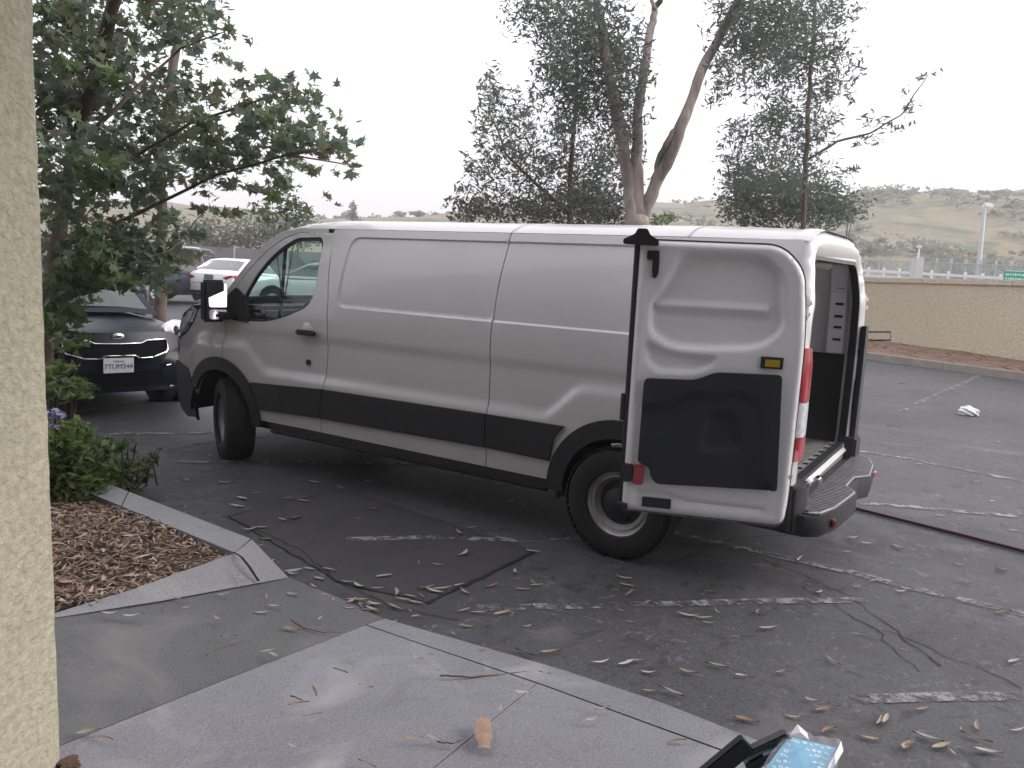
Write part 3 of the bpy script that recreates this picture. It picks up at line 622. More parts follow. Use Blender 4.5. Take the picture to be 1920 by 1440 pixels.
# opened rear doors
def door_assembly(hx, hy, ex, ey, sgn, detailed):
    d = empty('rear_door'); d.parent = van; D = Vector((ex-hx, ey-hy, 0)).normalized(); Nn = Vector((-D.y, D.x, 0))*sgn   # Nn: away from the van side = inner face
    M = Matrix(((D.x, Nn.x, 0, hx), (D.y, Nn.y, 0, hy), (0, 0, 1, 0), (0, 0, 0, 1))); d.matrix_local = M
    out = rnd([(.006, .60), (.0, 1.50), (.035, 1.83), (.16, 1.955), (.90, 1.955), (.905, .44), (.02, .44)], [.05, .4, .12, .12, .025, .025, .06], 6)
    recess = rnd([(.68, 1.90), (.24, 1.90), (.13, 1.80), (.10, 1.50), (.22, 1.40), (.44, 1.375), (.70, 1.375), (.83, 1.45), (.83, 1.64), (.77, 1.72)], [.05, .10, .10, .12, .12, .2, .08, .08, .06, .04], 5)
    pk = rnd([(.84, 1.42), (.70, 1.36), (.44, 1.345), (.46, 1.29), (.54, 1.245), (.76, 1.235), (.84, 1.30)], .04, 4)
    low = rnd([(.85, .58), (.85, .505), (.12, .505), (.12, .535), (.56, .545), (.68, .585)], .03, 4)
    def sdp(x, y, pl):
        P = np.array(pl); Q = np.roll(P, -1, 0); dd = Q-P; t = np.clip(((x-P[:, 0])*dd[:, 0]+(y-P[:, 1])*dd[:, 1])/(dd**2).sum(1), 0, 1)
        m_ = np.sqrt(((P[:, 0]+t*dd[:, 0]-x)**2+(P[:, 1]+t*dd[:, 1]-y)**2).min()); return -m_ if inside(x, y, pl) else m_
    def inner(x, z):
        y = 0.0
        y -= .038*(1-sst(-.03, .0, sdp(x, z, recess)))
        y -= .022*(1-sst(-.03, .0, sdp(x, z, pk)))
        y -= .014*(1-sst(-.02, .0, sdp(x, z, low)))
        if sdp(x, z, recess) < -.02 and .2 < x < .80:
            for zc in (1.61,): y += .022*(1-sst(.0, .03, abs(z-zc)))
            y -= .005*(1-sst(.0, .012, abs(z-1.565)))
            y -= .004*(1-sst(.0, .012, abs(z-1.845)))
        e = sdp(x, z, out); y -= .018*(1-sst(.0, .018, -e)); y += .006*(1-sst(0, .012, abs(-e-.032)))
        return Vector((x, y, z))
    k = .018 if detailed else .06
    panel('inner_skin', out, inner, INNERW, d, grid=k, vec=Vector((0, -.012, 0)), smooth=60)
    panel('outer_skin', [(x, z) for x, z in oo(out, 1.012)], lambda x, z: Vector((x, -.062, z)), WHITE, d, grid=.15, vec=Vector((0, .045, 0)))
    tr = rnd([(.825, 1.205), (.55, 1.215), (.445, 1.265), (.105, 1.275), (.075, .645), (.72, .615), (.755, .655), (.76, .70), (.83, .73)], [.03, .04, .03, .02, .02, .03, .02, .03, .02], 4)
    t1 = rnd([(.84, 1.06), (.68, 1.065), (.60, 1.135), (.28, 1.16), (.19, 1.10), (.17, .70), (.10, .66), (.10, .60), (.84, .60)], .04, 3)
    pkt = rnd([(.47, 1.035), (.33, 1.055), (.27, .84), (.50, .83)], .03, 4)
    def ts(x, z):
        return Vector((x, .026+.018*(sst(-.012, .0, sdp(x, z, t1)))-.022*(1-sst(-.015, .0, sdp(x, z, pkt))), z))
    panel('trim_panel', tr, ts, TRIM, d, grid=k*1.2, vec=Vector((0, -.03, 0)), smooth=60)
    mb = MB(); mb.tube([(.915, -.03, 1.93), (.912, -.03, 1.2), (.910, -.03, .46)], .017, 8); mb.build('weather_strip', GASKET, d)
    mb = MB(); mb.box((.16, .004, 1.335), (.115, .012, .062)); mb.build('label_frame', BLACKP, d)
    mb = MB(); mb.box((.157, .0115, 1.333), (.075, .005, .038)); mb.build('reflective_label', AMBER, d)
    mb = MB(); mb.box((.82, .012, .655), (.058, .022, .115)); mb.build('red_reflector', REDL, d, bevel=.006)
    mb = MB(); mb.box((.885, .008, .66), (.07, .04, .10)); mb.build('latch_cover', BLACKP, d, bevel=.005)
    mb = MB(); mb.box((.71, .002, .50), (.16, .02, .055)); mb.box((.90, 0, .465), (.06, .04, .03)); mb.build('latch_plate', TRIM, d, bevel=.003)
    mb = MB(); mb.prism(rnd([(.99, 1.93), (.99, 1.955), (.93, 1.985), (.915, 2.015), (.865, 2.015), (.85, 1.985), (.80, 1.955), (.80, 1.925)], .008, 2), -.05, .03, 'y'); mb.build('top_latch', BLACKP, d, smooth=30)
    mb = MB(); mb.box((.825, .008, 1.875), (.065, .024, .05)); mb.box((.808, .008, 1.82), (.035, .022, .09)); mb.tube([(.80, .01, 1.79), (.815, .012, 1.755)], .014, 6); mb.build('latch_mechanism', DARKM, d, bevel=.004)
    mb = MB(); mb.tube([(.905, -.03, .80), (.95, -.02, .805), (.985, -.01, .80)], .011, 6); mb.build('latch_bolt', CHROME, d)
    mb = MB(); mb.tube([(.93, -.04, .95), (.93, -.04, 1.10)], .022, 8); mb.build('edge_grip', GASKET, d)
    return d
ldoor = door_assembly(.17, 1.045, 1.01, 1.345, 1, True)
rdoor = door_assembly(.34, -1.025, 1.23, -1.10, -1, False)
mb = MB(); mb.tube([(-.0, 0, 0), (.16, 0, .01), (.17, 0, -.05), (.02, 0, -.06)], .006, 6)
o = mb.build('door_check_arm', DARKM, van); o.location = (.19, -1.03, 1.42); o.rotation_euler = (0, 0, radians(200))

# cab interior
CABD = mat('cab_dark', (.025, .025, .028), .7, var=.2)
mb = MB(); mb.box((4.78, 0, 1.12), (.55, 1.72, .38)); mb.box((4.86, 0, 1.28), (.4, 1.6, .12)); mb.build('dashboard', CABD, van, bevel=.05, smooth=50)
sw = MB(); Ms = Matrix.Translation((4.36, .42, 1.24))@Matrix.Rotation(radians(-62), 4, 'Y')
sw.tube([Ms@Vector((.19*cos(t), .19*sin(t), 0)) for t in np.linspace(0, 2*pi, 25)], .015, 8); swo = sw.build('steering_wheel', CABD, van, smooth=60)
sw = MB(); sw.box((0, 0, 0), (.10, .14, .05), M=Ms.to_3x3()); sw.v = [v+Ms.translation for v in sw.v]; sw.build('wheel_hub', mat('hub_grey', (.28, .28, .30), .4), swo, bevel=.02, smooth=60)
for y in (.45, -.45):
    st = MB(); st.box((3.95, y, .95), (.50, .50, .16)); seat = st.build('seat', CABD, van, bevel=.05, smooth=60)
    st = MB(); st.box((3.72, y, 1.24), (.15, .48, .58), M=Matrix.Rotation(radians(-12), 3, 'Y')); st.build('seat_back', CABD, seat, bevel=.05, smooth=60)
    st = MB(); st.box((3.66, y, 1.62), (.10, .26, .20)); st.build('headrest', CABD, seat, bevel=.04, smooth=60)
mb = MB(); mb.box((4.50, .05, 1.34), (.10, .22, .04)); mb.build('paper_on_dash', mat('paper', (.7, .7, .7), .8), van)
raw('cab_floor', [(3.67, -.9, .6), (5.0, -.9, .6), (5.0, .9, .6), (3.67, .9, .6)], [(0, 1, 2, 3)], CABD, van)
raw('firewall', [(5.02, -.88, .42), (5.02, .88, .42), (5.02, .88, 1.36), (5.02, -.88, 1.36)], [(0, 1, 2, 3)], CABD, van)
# wheels
def wheel(x, y, steer, rear, R=.356, W=.235):
    w_ = empty('wheel'); w_.parent = van; sg = 1 if y > 0 else -1
    w_.matrix_local = Matrix.Translation((x, y, R-.006))@Matrix.Rotation(radians(steer), 4, 'Z')@(Matrix.Identity(4) if sg > 0 else Matrix.Rotation(pi, 4, 'Z'))
    h = W/2
    tp = [(.205, -h*.85), (.215, -h), (.26, -h*1.06), (.31, -h*1.03), (.335, -h*.93), (.35, -h*.75), (R, -h*.4), (R, h*.4), (.35, h*.75), (.335, h*.93), (.31, h*1.03), (.26, h*1.06), (.215, h), (.205, h*.85)]
    mb = MB(); mb.lathe(tp, 48); t = mb.build('tyre', RUBBER, w_, smooth=35)
    for gy in (-.07, -.035, 0, .035, .07):
        pass
    gm = MB()
    for k in range(56):
        a_ = 2*pi*k/56
        for s_, off in ((-1, 0), (1, .5)):
            aa = a_+off*2*pi/56; p_ = Vector(((R+.002)*cos(aa), s_*h*.56, (R+.002)*sin(aa))); Mx = Matrix.Rotation(-aa, 3, 'Y'); gm.box(p_-Vector((cos(aa), 0, sin(aa)))*.004, (.008, h*.80, .030), M=Mx)
    for s_ in (-.30, 0, .30):
        gm.lathe([(R-.004, h*s_-.013), (R+.006, h*s_-.011), (R+.006, h*s_+.011), (R-.004, h*s_+.013)], 48)
    gm.build('tread', RUBBER, t)
    o0 = h*.80
    rp_ = [(.206, h*.5), (.206, o0), (.222, o0+.012), (.226, o0+.006), (.215, o0-.004), (.205, o0-.012), (.196, o0-.030), (.182, o0-.034), (.176, o0-.020), (.168, o0-.018), (.160, o0-.035), (.140, o0-.06), (.12, o0-.062)]
    mb = MB(); mb.lathe(rp_, 48); rim = mb.build('rim', STEEL, w_, smooth=40)
    mb = MB(); mb.lathe([(.145, o0-.055), (.10, o0-.05), (.095, o0-.01 if rear else o0-.03), (.07, o0-.0 if rear else o0-.02), (0, o0+.002 if rear else o0-.018)], 32); hub = mb.build('hub', DARKM, w_, smooth=35)
    for k in range(6):
        mb = MB(); mb.lathe([(0, .012), (.011, .012), (.011, -.01)], 6, Matrix.Translation((.115*cos(k*pi/3), o0-.05, .115*sin(k*pi/3)))); mb.build('lug_nut', DARKM, hub)
    return w_
wheel(1.21, .89, 0, True); wheel(1.21, -.89, 0, True); wheel(4.96, .87, -28, False); wheel(4.96, -.87, -28, False)
mb = MB(); mb.box((1.66, .90, .40), (.02, .12, .22)); mb.build('mud_flap', BLACKP, van)

# ------------------------------------------------------------------ pillar we stand at, and unseen masses added to block light
pc = gp(116, 1430, .15); ptop = at(62, -60, pc.y)
lean = (ptop.x-pc.x)/(ptop.z-pc.z)
pil = empty('stucco_pillar', (pc.x, pc.y, 0), 0, 'pale yellow stucco pillar cutting off the left edge of the photo', 'pillar')
H_ = 4.2; z0 = pc.z-.2; hw = .42
def pcx(z): return lean*(z-pc.z)
vs = []; rows = 60
for i in range(rows+1):
    z = z0+(H_-z0)*i/rows; x = pcx(z)+.006*sin(z*7)+random.uniform(-.002, .002)
    vs += [(x, 0, z), (x-.012, -.012+.0, z), (x-.012-hw*2, -.03, z), (x-hw*2, -.9, z), (x-.0, -.9, z)]
vs = []
for i in range(rows+1):
    z = z0+(H_-z0)*i/rows; x = pcx(z)+random.uniform(-.0025, .0025)
    vs += [(x, -.012, z), (x, -.8, z), (x-.8, -.8, z), (x-.8, 0.2, z), (x-.012, .0, z)]
fs = [(5*i+j, 5*i+(j+1) % 5, 5*(i+1)+(j+1) % 5, 5*(i+1)+j) for i in range(rows) for j in range(5)]
raw('shaft', vs, fs, STUC, pil, 30)
bw = empty('light_block_wall', (1.5, -3.2, 0), 0, 'unseen dark wall with roof and post, added to block light around the photographer', 'building')
mb = MB(); mb.box((-19.0, -.15, 8.5), (48, .3, 17.6)); mb.build('wall', mat('dark_stucco', (.16, .15, .14), .9, var=.1), bw)  # out of view, made tall and dark to cut skylight on the van
CANW = mat('light_block_plaster', (.50, .48, .43), .9)
mb = MB(); mb.box((-2.2, 3.15, 3.75), (8.4, 6.3, .30)); mb.build('light_block_canopy', CANW, bw); mb = MB(); mb.box((1.75, 3.4, 1.7), (.5, .5, 3.8)); mb.build('light_block_column', STUC, bw)  # overhead slab and post added out of view to keep sun off pillar and pavement
# debris at the pillar foot
db = MB()
for k in range(7):
    p = gp(random.uniform(118, 150), random.uniform(1424, 1440), .16); db.box(p, (.05, .02, .012), rz=random.uniform(0, 3))
tag(db.build('leaf_debris', mat('debris', (.10, .06, .035), .9, var=.4, vscale=40)), 'brown leaf scraps gathered at the foot of the stucco pillar', 'debris', kind='stuff')

# ------------------------------------------------------------------ wall and strip across the lot
WTL, WTR = at(1630, 514, 22.5), at(1920, 533, 18.0); WBL, WBR = at(1630, 642, 22.5), at(1920, 674, 18.0)
wd = (WTR-WTL); wd.z = 0; wd.normalize(); wn_ = Vector((-wd.y, wd.x, 0)); wn_ = wn_ if wn_.y > 0 else -wn_
zt = (WTL.z+WTR.z)/2; zb_ = .1
w0 = Vector((WTL.x, WTL.y, 0))-wd*16; w1 = Vector((WTR.x, WTR.y, 0))+wd*10; Lw = (w1-w0).length
bwall = empty('boundary_wall', ((w0+w1)/2)[:], atan2(wd.y, wd.x), 'long tan stucco wall with a flat cap at the far side of the lot', 'wall')
mb = MB(); mb.box((0, .12, (zb_+zt-.13)/2), (Lw, .24, zt-.13-zb_)); mb.build('wall_body', WALLM, bwall)
k = int(Lw/2.4)
for i in range(k):
    mb = MB(); mb.box((-Lw/2+Lw*(i+.5)/k, .12, zt-.065), (Lw/k-.012, .34, .13)); mb.build('cap_block', WALLM, bwall, bevel=.01)
K0 = at(1630, 676, 20.6); K1 = at(1920, 711, 16.6); K0 = gp(1630, 678, .0); K1 = gp(1920, 711, .0)
kd = (K1-K0); kd.z = 0; kd.normalize(); kd = (kd+wd*1.0).normalized(); Km = (K0+K1)/2
def kz(p): return gz(p.x, p.y)
kn = Vector((-kd.y, kd.x, 0)); kn = kn if kn.x > 0 else -kn
fk = bpy.data.objects.new('far_kerb', None); COL.objects.link(fk); tag(fk, kind='structure')
for i in range(-6, 9):
    a_ = Km+kd*(i*2.4); b_ = Km+kd*((i+1)*2.4-.01); q = [a_, b_, b_+kn*.16, a_+kn*.16]
    q = [Vector((v.x, v.y, kz(v)+.16)) for v in q]; slab('kerb_stone', q, mat('far_kerb', (.34, .31, .27), .9, var=.12, vscale=3) if i == -6 else bpy.data.materials['far_kerb'], fk, .2, .0)
STRIP = mat('dry_bed', (.23, .15, .11), .95, var=.35, vscale=3, bump=.6, bscale=20)
vs = []; nS = 30; row = 7
for i in range(nS+1):
    a_ = Km+kd*(-14+36*i/nS)+kn*.16; t_ = (-14+36*i/nS)
    # meet the wall
    bq = w0+wd*max(0, min(Lw, (a_-w0).dot(wd)+.6)); bq = bq-wn_*(-.02)
    for j in range(row):
        s_ = j/(row-1); v = a_.lerp(Vector((bq.x, bq.y, 0)), s_); v.z = gz(v.x, v.y)+.13+.13*s_+random.uniform(-.02, .02); vs.append(v)
strip = raw('far_planting_strip', vs, [(i*row+j, i*row+j+1, (i+1)*row+j+1, (i+1)*row+j) for i in range(nS) for j in range(row-1)], STRIP, None, 180); tag(strip, kind='structure')
tw = MB()
for i in range(260):
    t_ = random.uniform(-6, 14); s_ = random.random(); a_ = Km+kd*t_+kn*.3; bq = w0+wd*((a_-w0).dot(wd)); v = a_.lerp(Vector((bq.x, bq.y, 0)), s_*.95); v.z = gz(v.x, v.y)+.16+.13*s_
    d_ = Vector((random.uniform(-1, 1), random.uniform(-1, 1), random.uniform(0, .3)))*random.uniform(.05, .22); tw.tube([v, v+d_], .008, 3)
tag(tw.build('dry_twigs', mat('twig', (.16, .10, .07), .9)), 'dry twigs and leaf litter strewn along the foot of the tan wall', 'twigs', kind='stuff')

# ------------------------------------------------------------------ terrain beyond
def ridge(x, y):
    a_ = atan2(x, y)
    pts = [(-.75, .058), (-.50, .064), (-.36, .066), (-.20, .064), (-.07, .071), (.10, .085), (.20, .100), (.36, .118), (.42, .128), (.55, .132), (.75, .135)]
    s_ = np.interp(a_, [p[0] for p in pts], [p[1] for p in pts]); return s_
def tz(x, y):
    d_ = y; s_ = ridge(x, y); Hh = CZ+s_*185; t_ = sst(58, 185, d_)
    n_ = (sin(x*.09+y*.05)+sin(x*.045-y*.08+2)+.6*sin(x*.21+y*.17))*.55
    z = (.75*(1-t_)+Hh*t_)-sst(200, 500, d_)*Hh*.25+n_*sst(60, 120, d_)*1.3
    if d_ < 50: z = gz(x, min(y, 48))-.12+.1*sst(40, 50, d_)
    return z
gridv = []; nx, ny = 150, 70
for j in range(ny+1):
    d_ = 34*(900/34)**(j/ny)
    for i in range(nx+1):
        a_ = -.95+1.9*i/nx; x, y = d_*math.tan(a_), d_
        s_ = ridge(x, y); Hh = CZ+s_*185
        gridv.append((x, y, tz(x, y)))
HILL = mat('dry_hill', (.30, .25, .15), .95); nt = HILL.node_tree
ground_material(HILL, (.21, .17, .10), (.31, .25, .145), (.27, .22, .135), .09, .9, bump=.5, stain=[(.05, .47, .60, (.15, .145, .10)), (.13, .52, .60, (.09, .10, .065)), (.08, .58, .68, (.27, .22, .195)), (.3, .60, .68, (.16, .16, .12))])
hill = raw('hillside', gridv, [(j*(nx+1)+i, j*(nx+1)+i+1, (j+1)*(nx+1)+i+1, (j+1)*(nx+1)+i) for j in range(ny) for i in range(nx)], HILL, None, 180); tag(hill, kind='structure')

# ------------------------------------------------------------------ foliage tools
def leaf_cloud(name, blobs, size, mats, parent=None, shape='kite', droop=.3, seed=1, flat=.0):
    """blobs: (centre, (rx,ry,rz), n). Returns one mesh of leaf faces."""
    r = np.random.default_rng(seed); V = []; F = []; MI = []; k = 0
    shapes = {'kite': ([(-.5, 0, 0), (-.05, .22, .03), (.5, 0, -.06), (-.05, -.22, .03)], [(0, 1, 2, 3)]),
              'long': ([(-.5, 0, 0), (-.1, .13, .02), (.5, .02, -.10), (-.1, -.13, .02)], [(0, 1, 2, 3)]),
              'palm': ([(-.30, 0, 0), (-.22, .18, 0), (-.30, .40, -.05), (-.02, .20, .02), (.10, .42, -.06), (.14, .13, .02), (.5, 0, -.08), (.14, -.13, .02), (.10, -.42, -.06), (-.02, -.20, .02), (-.30, -.40, -.05), (-.22, -.18, 0)],
                       [(0, 1, 3, 5, 7, 9, 11), (1, 2, 3), (3, 4, 5), (5, 6, 7), (7, 8, 9), (9, 10, 11)])}
    SV, SFc = shapes[shape]; SV = np.array(SV); nv = len(SV)
    for c, rad, n in blobs:
        n = int(n)
        g = r.normal(size=(n, 3)); g /= np.linalg.norm(g, axis=1)[:, None]; rr = r.random(n)**.45
        # clump the leaves on sub-twigs
        nc = max(1, n//6); cg = r.normal(size=(nc, 3)); cg /= np.linalg.norm(cg, axis=1)[:, None]; cg *= (r.random(nc)**.40)[:, None]
        ci = r.integers(0, nc, n); P = cg[ci]+g*(.34*rr)[:, None]*1.2
        P = P*np.array(rad)+np.array(c)
        X = r.normal(size=(n, 3)); X[:, 2] = X[:, 2]*.55-droop; X /= np.linalg.norm(X, axis=1)[:, None]
        Y = np.cross(X, r.normal(size=(n, 3))*np.array([.6, .6, 1])+np.array([0, 0, flat])); Y /= np.linalg.norm(Y, axis=1)[:, None]; Z = np.cross(X, Y)
        sc = size*(.6+.8*r.random(n))
        W = P[:, None, :]+sc[:, None, None]*(SV[None, :, 0, None]*X[:, None, :]+SV[None, :, 1, None]*Y[:, None, :]+SV[None, :, 2, None]*Z[:, None, :])
        V.append(W.reshape(-1, 3))
        cm = r.integers(0, len(mats), nc)
        mi = np.where(r.random(n) < .7, cm[ci], r.integers(0, len(mats), n))
        for i in range(n):
            for f in SFc: F.append(tuple(k+q for q in f)); MI.append(int(mi[i]))
            k += nv
    V = np.concatenate(V).tolist()
    return multi(name, V, F, MI, mats, parent)
def leafmat(name, c, tr=.35):
    m = mat(name, c, .6); nt = m.node_tree; b = nt.nodes['Principled BSDF']; o = [n for n in nt.nodes if n.type == 'OUTPUT_MATERIAL'][0]
    t = nt.nodes.new('ShaderNodeBsdfTranslucent'); t.inputs[0].default_value = (*[min(1, q*1.5) for q in c], 1); x = nt.nodes.new('ShaderNodeMixShader'); x.inputs[0].default_value = tr
    nt.links.new(b.outputs[0], x.inputs[1]); nt.links.new(t.outputs[0], x.inputs[2]); nt.links.new(x.outputs[0], o.inputs[0]); return m
def wb(px, py, rx, ry, d, n, dz=None):       # ellipsoid of leaves whose centre stands d metres off
    k = d/1516.0; return (at(px, py, d+random.uniform(-.4, .4)*(dz or 1)), (rx*k, (dz or max(rx, ry)*k), ry*k), n)
BARK = mat('pale_bark', (.25, .205, .185), .9, var=.5, vscale=4, bump=1.0, bscale=9, stretch=(1, 1, .3))
BARK2 = mat('brown_bark', (.10, .07, .055), .9, var=.4, vscale=8, bump=.6, bscale=20)
GA = [leafmat('leaf_grey_green', (.11, .13, .11)), leafmat('leaf_blue_green', (.10, .12, .12)), leafmat('leaf_olive', (.12, .125, .085)), leafmat('leaf_dusk', (.08, .095, .08))]
GB = [leafmat('leaf_deep', (.085, .12, .075)), leafmat('leaf_mid', (.115, .155, .08)), leafmat('leaf_teal', (.105, .145, .115)), leafmat('leaf_warm', (.13, .13, .08))]
GC = [leafmat('leaf_bright', (.12, .18, .05)), leafmat('leaf_fresh', (.10, .16, .05)), leafmat('leaf_dark', (.06, .10, .04)), leafmat('leaf_yellow', (.15, .17, .04))]  # green tones mixed at random within each plant
GD = [leafmat('leaf_far', (.12, .14, .10)), leafmat('leaf_far_b', (.10, .115, .08)), leafmat('leaf_far_c', (.15, .16, .12))]
GE = [leafmat('shrub_red_brown', (.085, .06, .045)), leafmat('shrub_dark', (.045, .05, .04)), leafmat('shrub_mix', (.07, .075, .05))]

def limb(mb, pts, d, r0, r1, n=10):
    P = []
    for i in range(len(pts)-1):
        for k in range(4):
            t = k/4; P.append((pts[i][0]*(1-t)+pts[i+1][0]*t, pts[i][1]*(1-t)+pts[i+1][1]*t))
    P.append(pts[-1]); m_ = len(P)
    W = [at(p[0]+(random.uniform(-2, 2) if 0 < i < m_-1 else 0), p[1], d+.8*sin(i*.35+pts[-1][0])*i/m_) for i, p in enumerate(P)]
    mb.tube(W, [r0+(r1-r0)*(i/(m_-1))**.8*1.0+random.uniform(-.06, .06)*(r0+(r1-r0)*i/m_) for i in range(m_)], n)
D1 = 19.0; BK = 1
tr = empty('fork_trunk_tree', (at(1195, 600, D1).x, D1, gz(8, 20)), 0, 'pale barked tree forking into three bare limbs behind the van', 'tree')
def rel(o, root):
    o.parent = root; o.matrix_parent_inverse = Matrix.Translation(-Vector(root.location)); return o
for nm, pts, r0, r1 in [('trunk', [(1197, 640), (1196, 520), (1194, 450), (1195, 415)], .30, .27),
                    ('limb', [(1189, 450), (1184, 395), (1179, 335), (1166, 260), (1150, 180), (1135, 90), (1118, 0), (1105, -80)], .19, .08),
                    ('limb', [(1196, 440), (1197, 385), (1194, 300), (1196, 220), (1206, 130), (1222, 50), (1228, 15), (1245, -10), (1275, -60)], .17, .05),
                    ('limb', [(1228, 18), (1214, -15), (1200, -60)], .05, .03),
                    ('limb', [(1201, 450), (1206, 400), (1226, 352), (1256, 295), (1284, 220), (1318, 130), (1352, 60), (1388, -5), (1420, -70)], .18, .085),
                    ('limb', [(1226, 345), (1236, 300), (1252, 262), (1272, 235), (1290, 200)], .09, .05)]:
    mb = MB(); limb(mb, pts, D1, r0, r1, 12); rel(mb.build(nm, BARK, None, smooth=180), tr)
def blobs(lst, d, dens=1.0, dz=None):
    return [wb(x, y, rx, ry, d+random.uniform(-.5, .5), rx*ry*dens*.19, dz) for x, y, rx, ry in lst]
rel(leaf_cloud('crown', blobs([(1010, 20, 60, 50), (1070, 70, 60, 75), (1130, 60, 70, 70), (1120, 150, 60, 70), (1175, 140, 42, 70), (1165, 230, 45, 60), (1040, 140, 40, 45), (1080, 190, 50, 60), (1340, 140, 22, 18),
     (1380, 30, 45, 60), (1440, 50, 60, 60), (1405, 100, 50, 45), (1470, 20, 70, 45), (1360, 165, 30, 20)], D1, 1.7, 1.5), .17, GA, shape='long', seed=3, droop=.5), tr)
D2 = 22.0
t2 = empty('slender_tree', (at(1068, 600, D2).x, D2, gz(1, 22)), 0, 'loose grey green tree left of the forked trunk, behind the van roof', 'tree')
mb = MB(); limb(mb, [(1066, 640), (1066, 450), (1070, 330), (1078, 220), (1084, 120), (1080, 40)], D2, .10, .03, 8); rel(mb.build('trunk', BARK2, None, smooth=180), t2)
mb = MB(); limb(mb, [(1068, 400), (1010, 350), (950, 290), (915, 200)], D2, .07, .02, 6); rel(mb.build('limb', BARK2, None, smooth=180), t2)
rel(leaf_cloud('crown', blobs([(920, 160, 28, 30), (935, 210, 45, 45), (905, 250, 25, 30), (975, 240, 38, 40), (945, 290, 45, 35), (905, 320, 35, 25), (1000, 300, 60, 45), (1060, 330, 65, 45), (1100, 285, 50, 60), (1150, 310, 50, 60), (960, 345, 55, 25), (1110, 370, 70, 40), (895, 360, 40, 22),
     (1050, 250, 35, 40), (1180, 360, 25, 30), (880, 305, 14, 16), (1000, 380, 50, 25), (1000, 190, 20, 22)], D2, 1.15, 1.5), .19, GA, shape='long', seed=5, droop=.5), t2)
D3 = 24.0
t3 = empty('leaning_gum_tree', (at(1508, 600, D3).x, D3, gz(6, 24)), 0, 'grey green tree with a thin straight trunk above the van rear', 'tree')
mb = MB(); limb(mb, [(1500, 640), (1504, 450), (1510, 330), (1516, 200), (1524, 80), (1528, -40)], D3, .09, .05, 8); rel(mb.build('trunk', BARK2, None, smooth=180), t3)
mb = MB(); limb(mb, [(1512, 300), (1570, 265), (1630, 250), (1690, 215), (1740, 140)], D3, .05, .012, 6); rel(mb.build('limb', BARK2, None, smooth=180), t3)
rel(leaf_cloud('crown', blobs([(1500, 60, 55, 60), (1480, 100, 60, 50), (1450, 250, 40, 30), (1400, 340, 45, 25), (1470, 345, 60, 25), (1560, 20, 45, 35), (1520, 125, 50, 45), (1570, 85, 22, 22), (1440, 150, 40, 40), (1470, 210, 45, 40), (1530, 210, 40, 42), (1435, 230, 30, 25), (1545, 160, 35, 30), (1510, 260, 50, 30), (1385, 250, 30, 30), (1380, 300, 32, 26), (1425, 300, 50, 35), (1500, 310, 55, 32), (1560, 330, 30, 12), (1580, 125, 18, 20), (1595, 150, 12, 20)], D3, 1.35, 1.5)+
     blobs([(1660, 235, 40, 14), (1635, 262, 26, 18), (1710, 190, 18, 24), (1742, 138, 12, 14), (1625, 220, 16, 10), (1600, 180, 12, 12), (1420, 60, 20, 20)], D3, .6, .8), .20, GA, shape='long', seed=8, droop=.5), t3)
# shrubs standing behind the van
def shrub(name, label, lst, d, dens, size, mats, seed, cat='shrub', shape='kite', dz=1.2):
    bl = blobs(lst, d, dens, dz); c = sum((Vector(b_[0]) for b_ in bl), Vector())/len(bl)
    r_ = empty(name, (c.x, c.y, gz(c.x, min(c.y, 30))), 0, label, cat); rel(leaf_cloud('foliage', bl, size, mats, None, shape, seed=seed), r_)
    mb = MB(); z0_ = r_.location.z
    for k in range(4): mb.tube([Vector((c.x+random.uniform(-.15, .15), c.y, z0_)), Vector(bl[k % len(bl)][0])], [.03, .01], 5)
    o_ = rel(mb.build('stems', BARK2), r_); o_['kind'] = 'stuff'; return r_
shrub('shrub', 'dark red-brown bushes showing low over the middle of the van roof', [(875, 395, 40, 24), (930, 392, 50, 28), (1000, 392, 55, 30), (1060, 395, 55, 34), (1120, 388, 48, 42), (1090, 362, 40, 30), (1150, 400, 40, 30)], 24, 2.6, .14, GE, 11)
shrub('shrub', 'dark green bush just right of the forked trunk, low above the van roof', [(1240, 412, 35, 14)], 24, 2.0, .14, GC[:3], 12)
shrub('shrub', 'broad dark green bush above the open rear door', [(1385, 372, 40, 46), (1430, 390, 65, 45), (1500, 375, 65, 52), (1450, 350, 60, 28), (1560, 375, 42, 36), (1395, 340, 30, 28), (1540, 400, 60, 30)], 27, 2.6, .16, [GA[3], GA[0], GB[0]], 13)
shrub('shrub', 'small grey bush at the right end of the broad bush, above the van roof corner', [(1600, 385, 25, 18), (1590, 405, 30, 15)], 30, 1.6, .16, GD, 14)
for k, (px, py, rx, ry) in enumerate([(360, 440, 50, 35), (430, 435, 55, 35), (500, 425, 45, 35), (560, 420, 40, 22)]):
    shrub('hedge_bush', ['pale grey green bush left of the white sedan roof', 'pale bush above the white sedan', 'pale bush above the windshield pillar of the van', 'pale low bush just above the van roof front'][k], [(px, py, rx, ry), (px, py+25, rx, ry)], 48, 1.6, .30, GD, 20+k, dz=2.0)
shrub('hedge_bush', 'brighter green bush rising above the windshield of the van', [(540, 365, 28, 30), (510, 400, 35, 28), (560, 398, 25, 26)], 20, 1.2, .14, [GB[1], GD[0], GC[2]], 26, cat='bush', dz=.6)

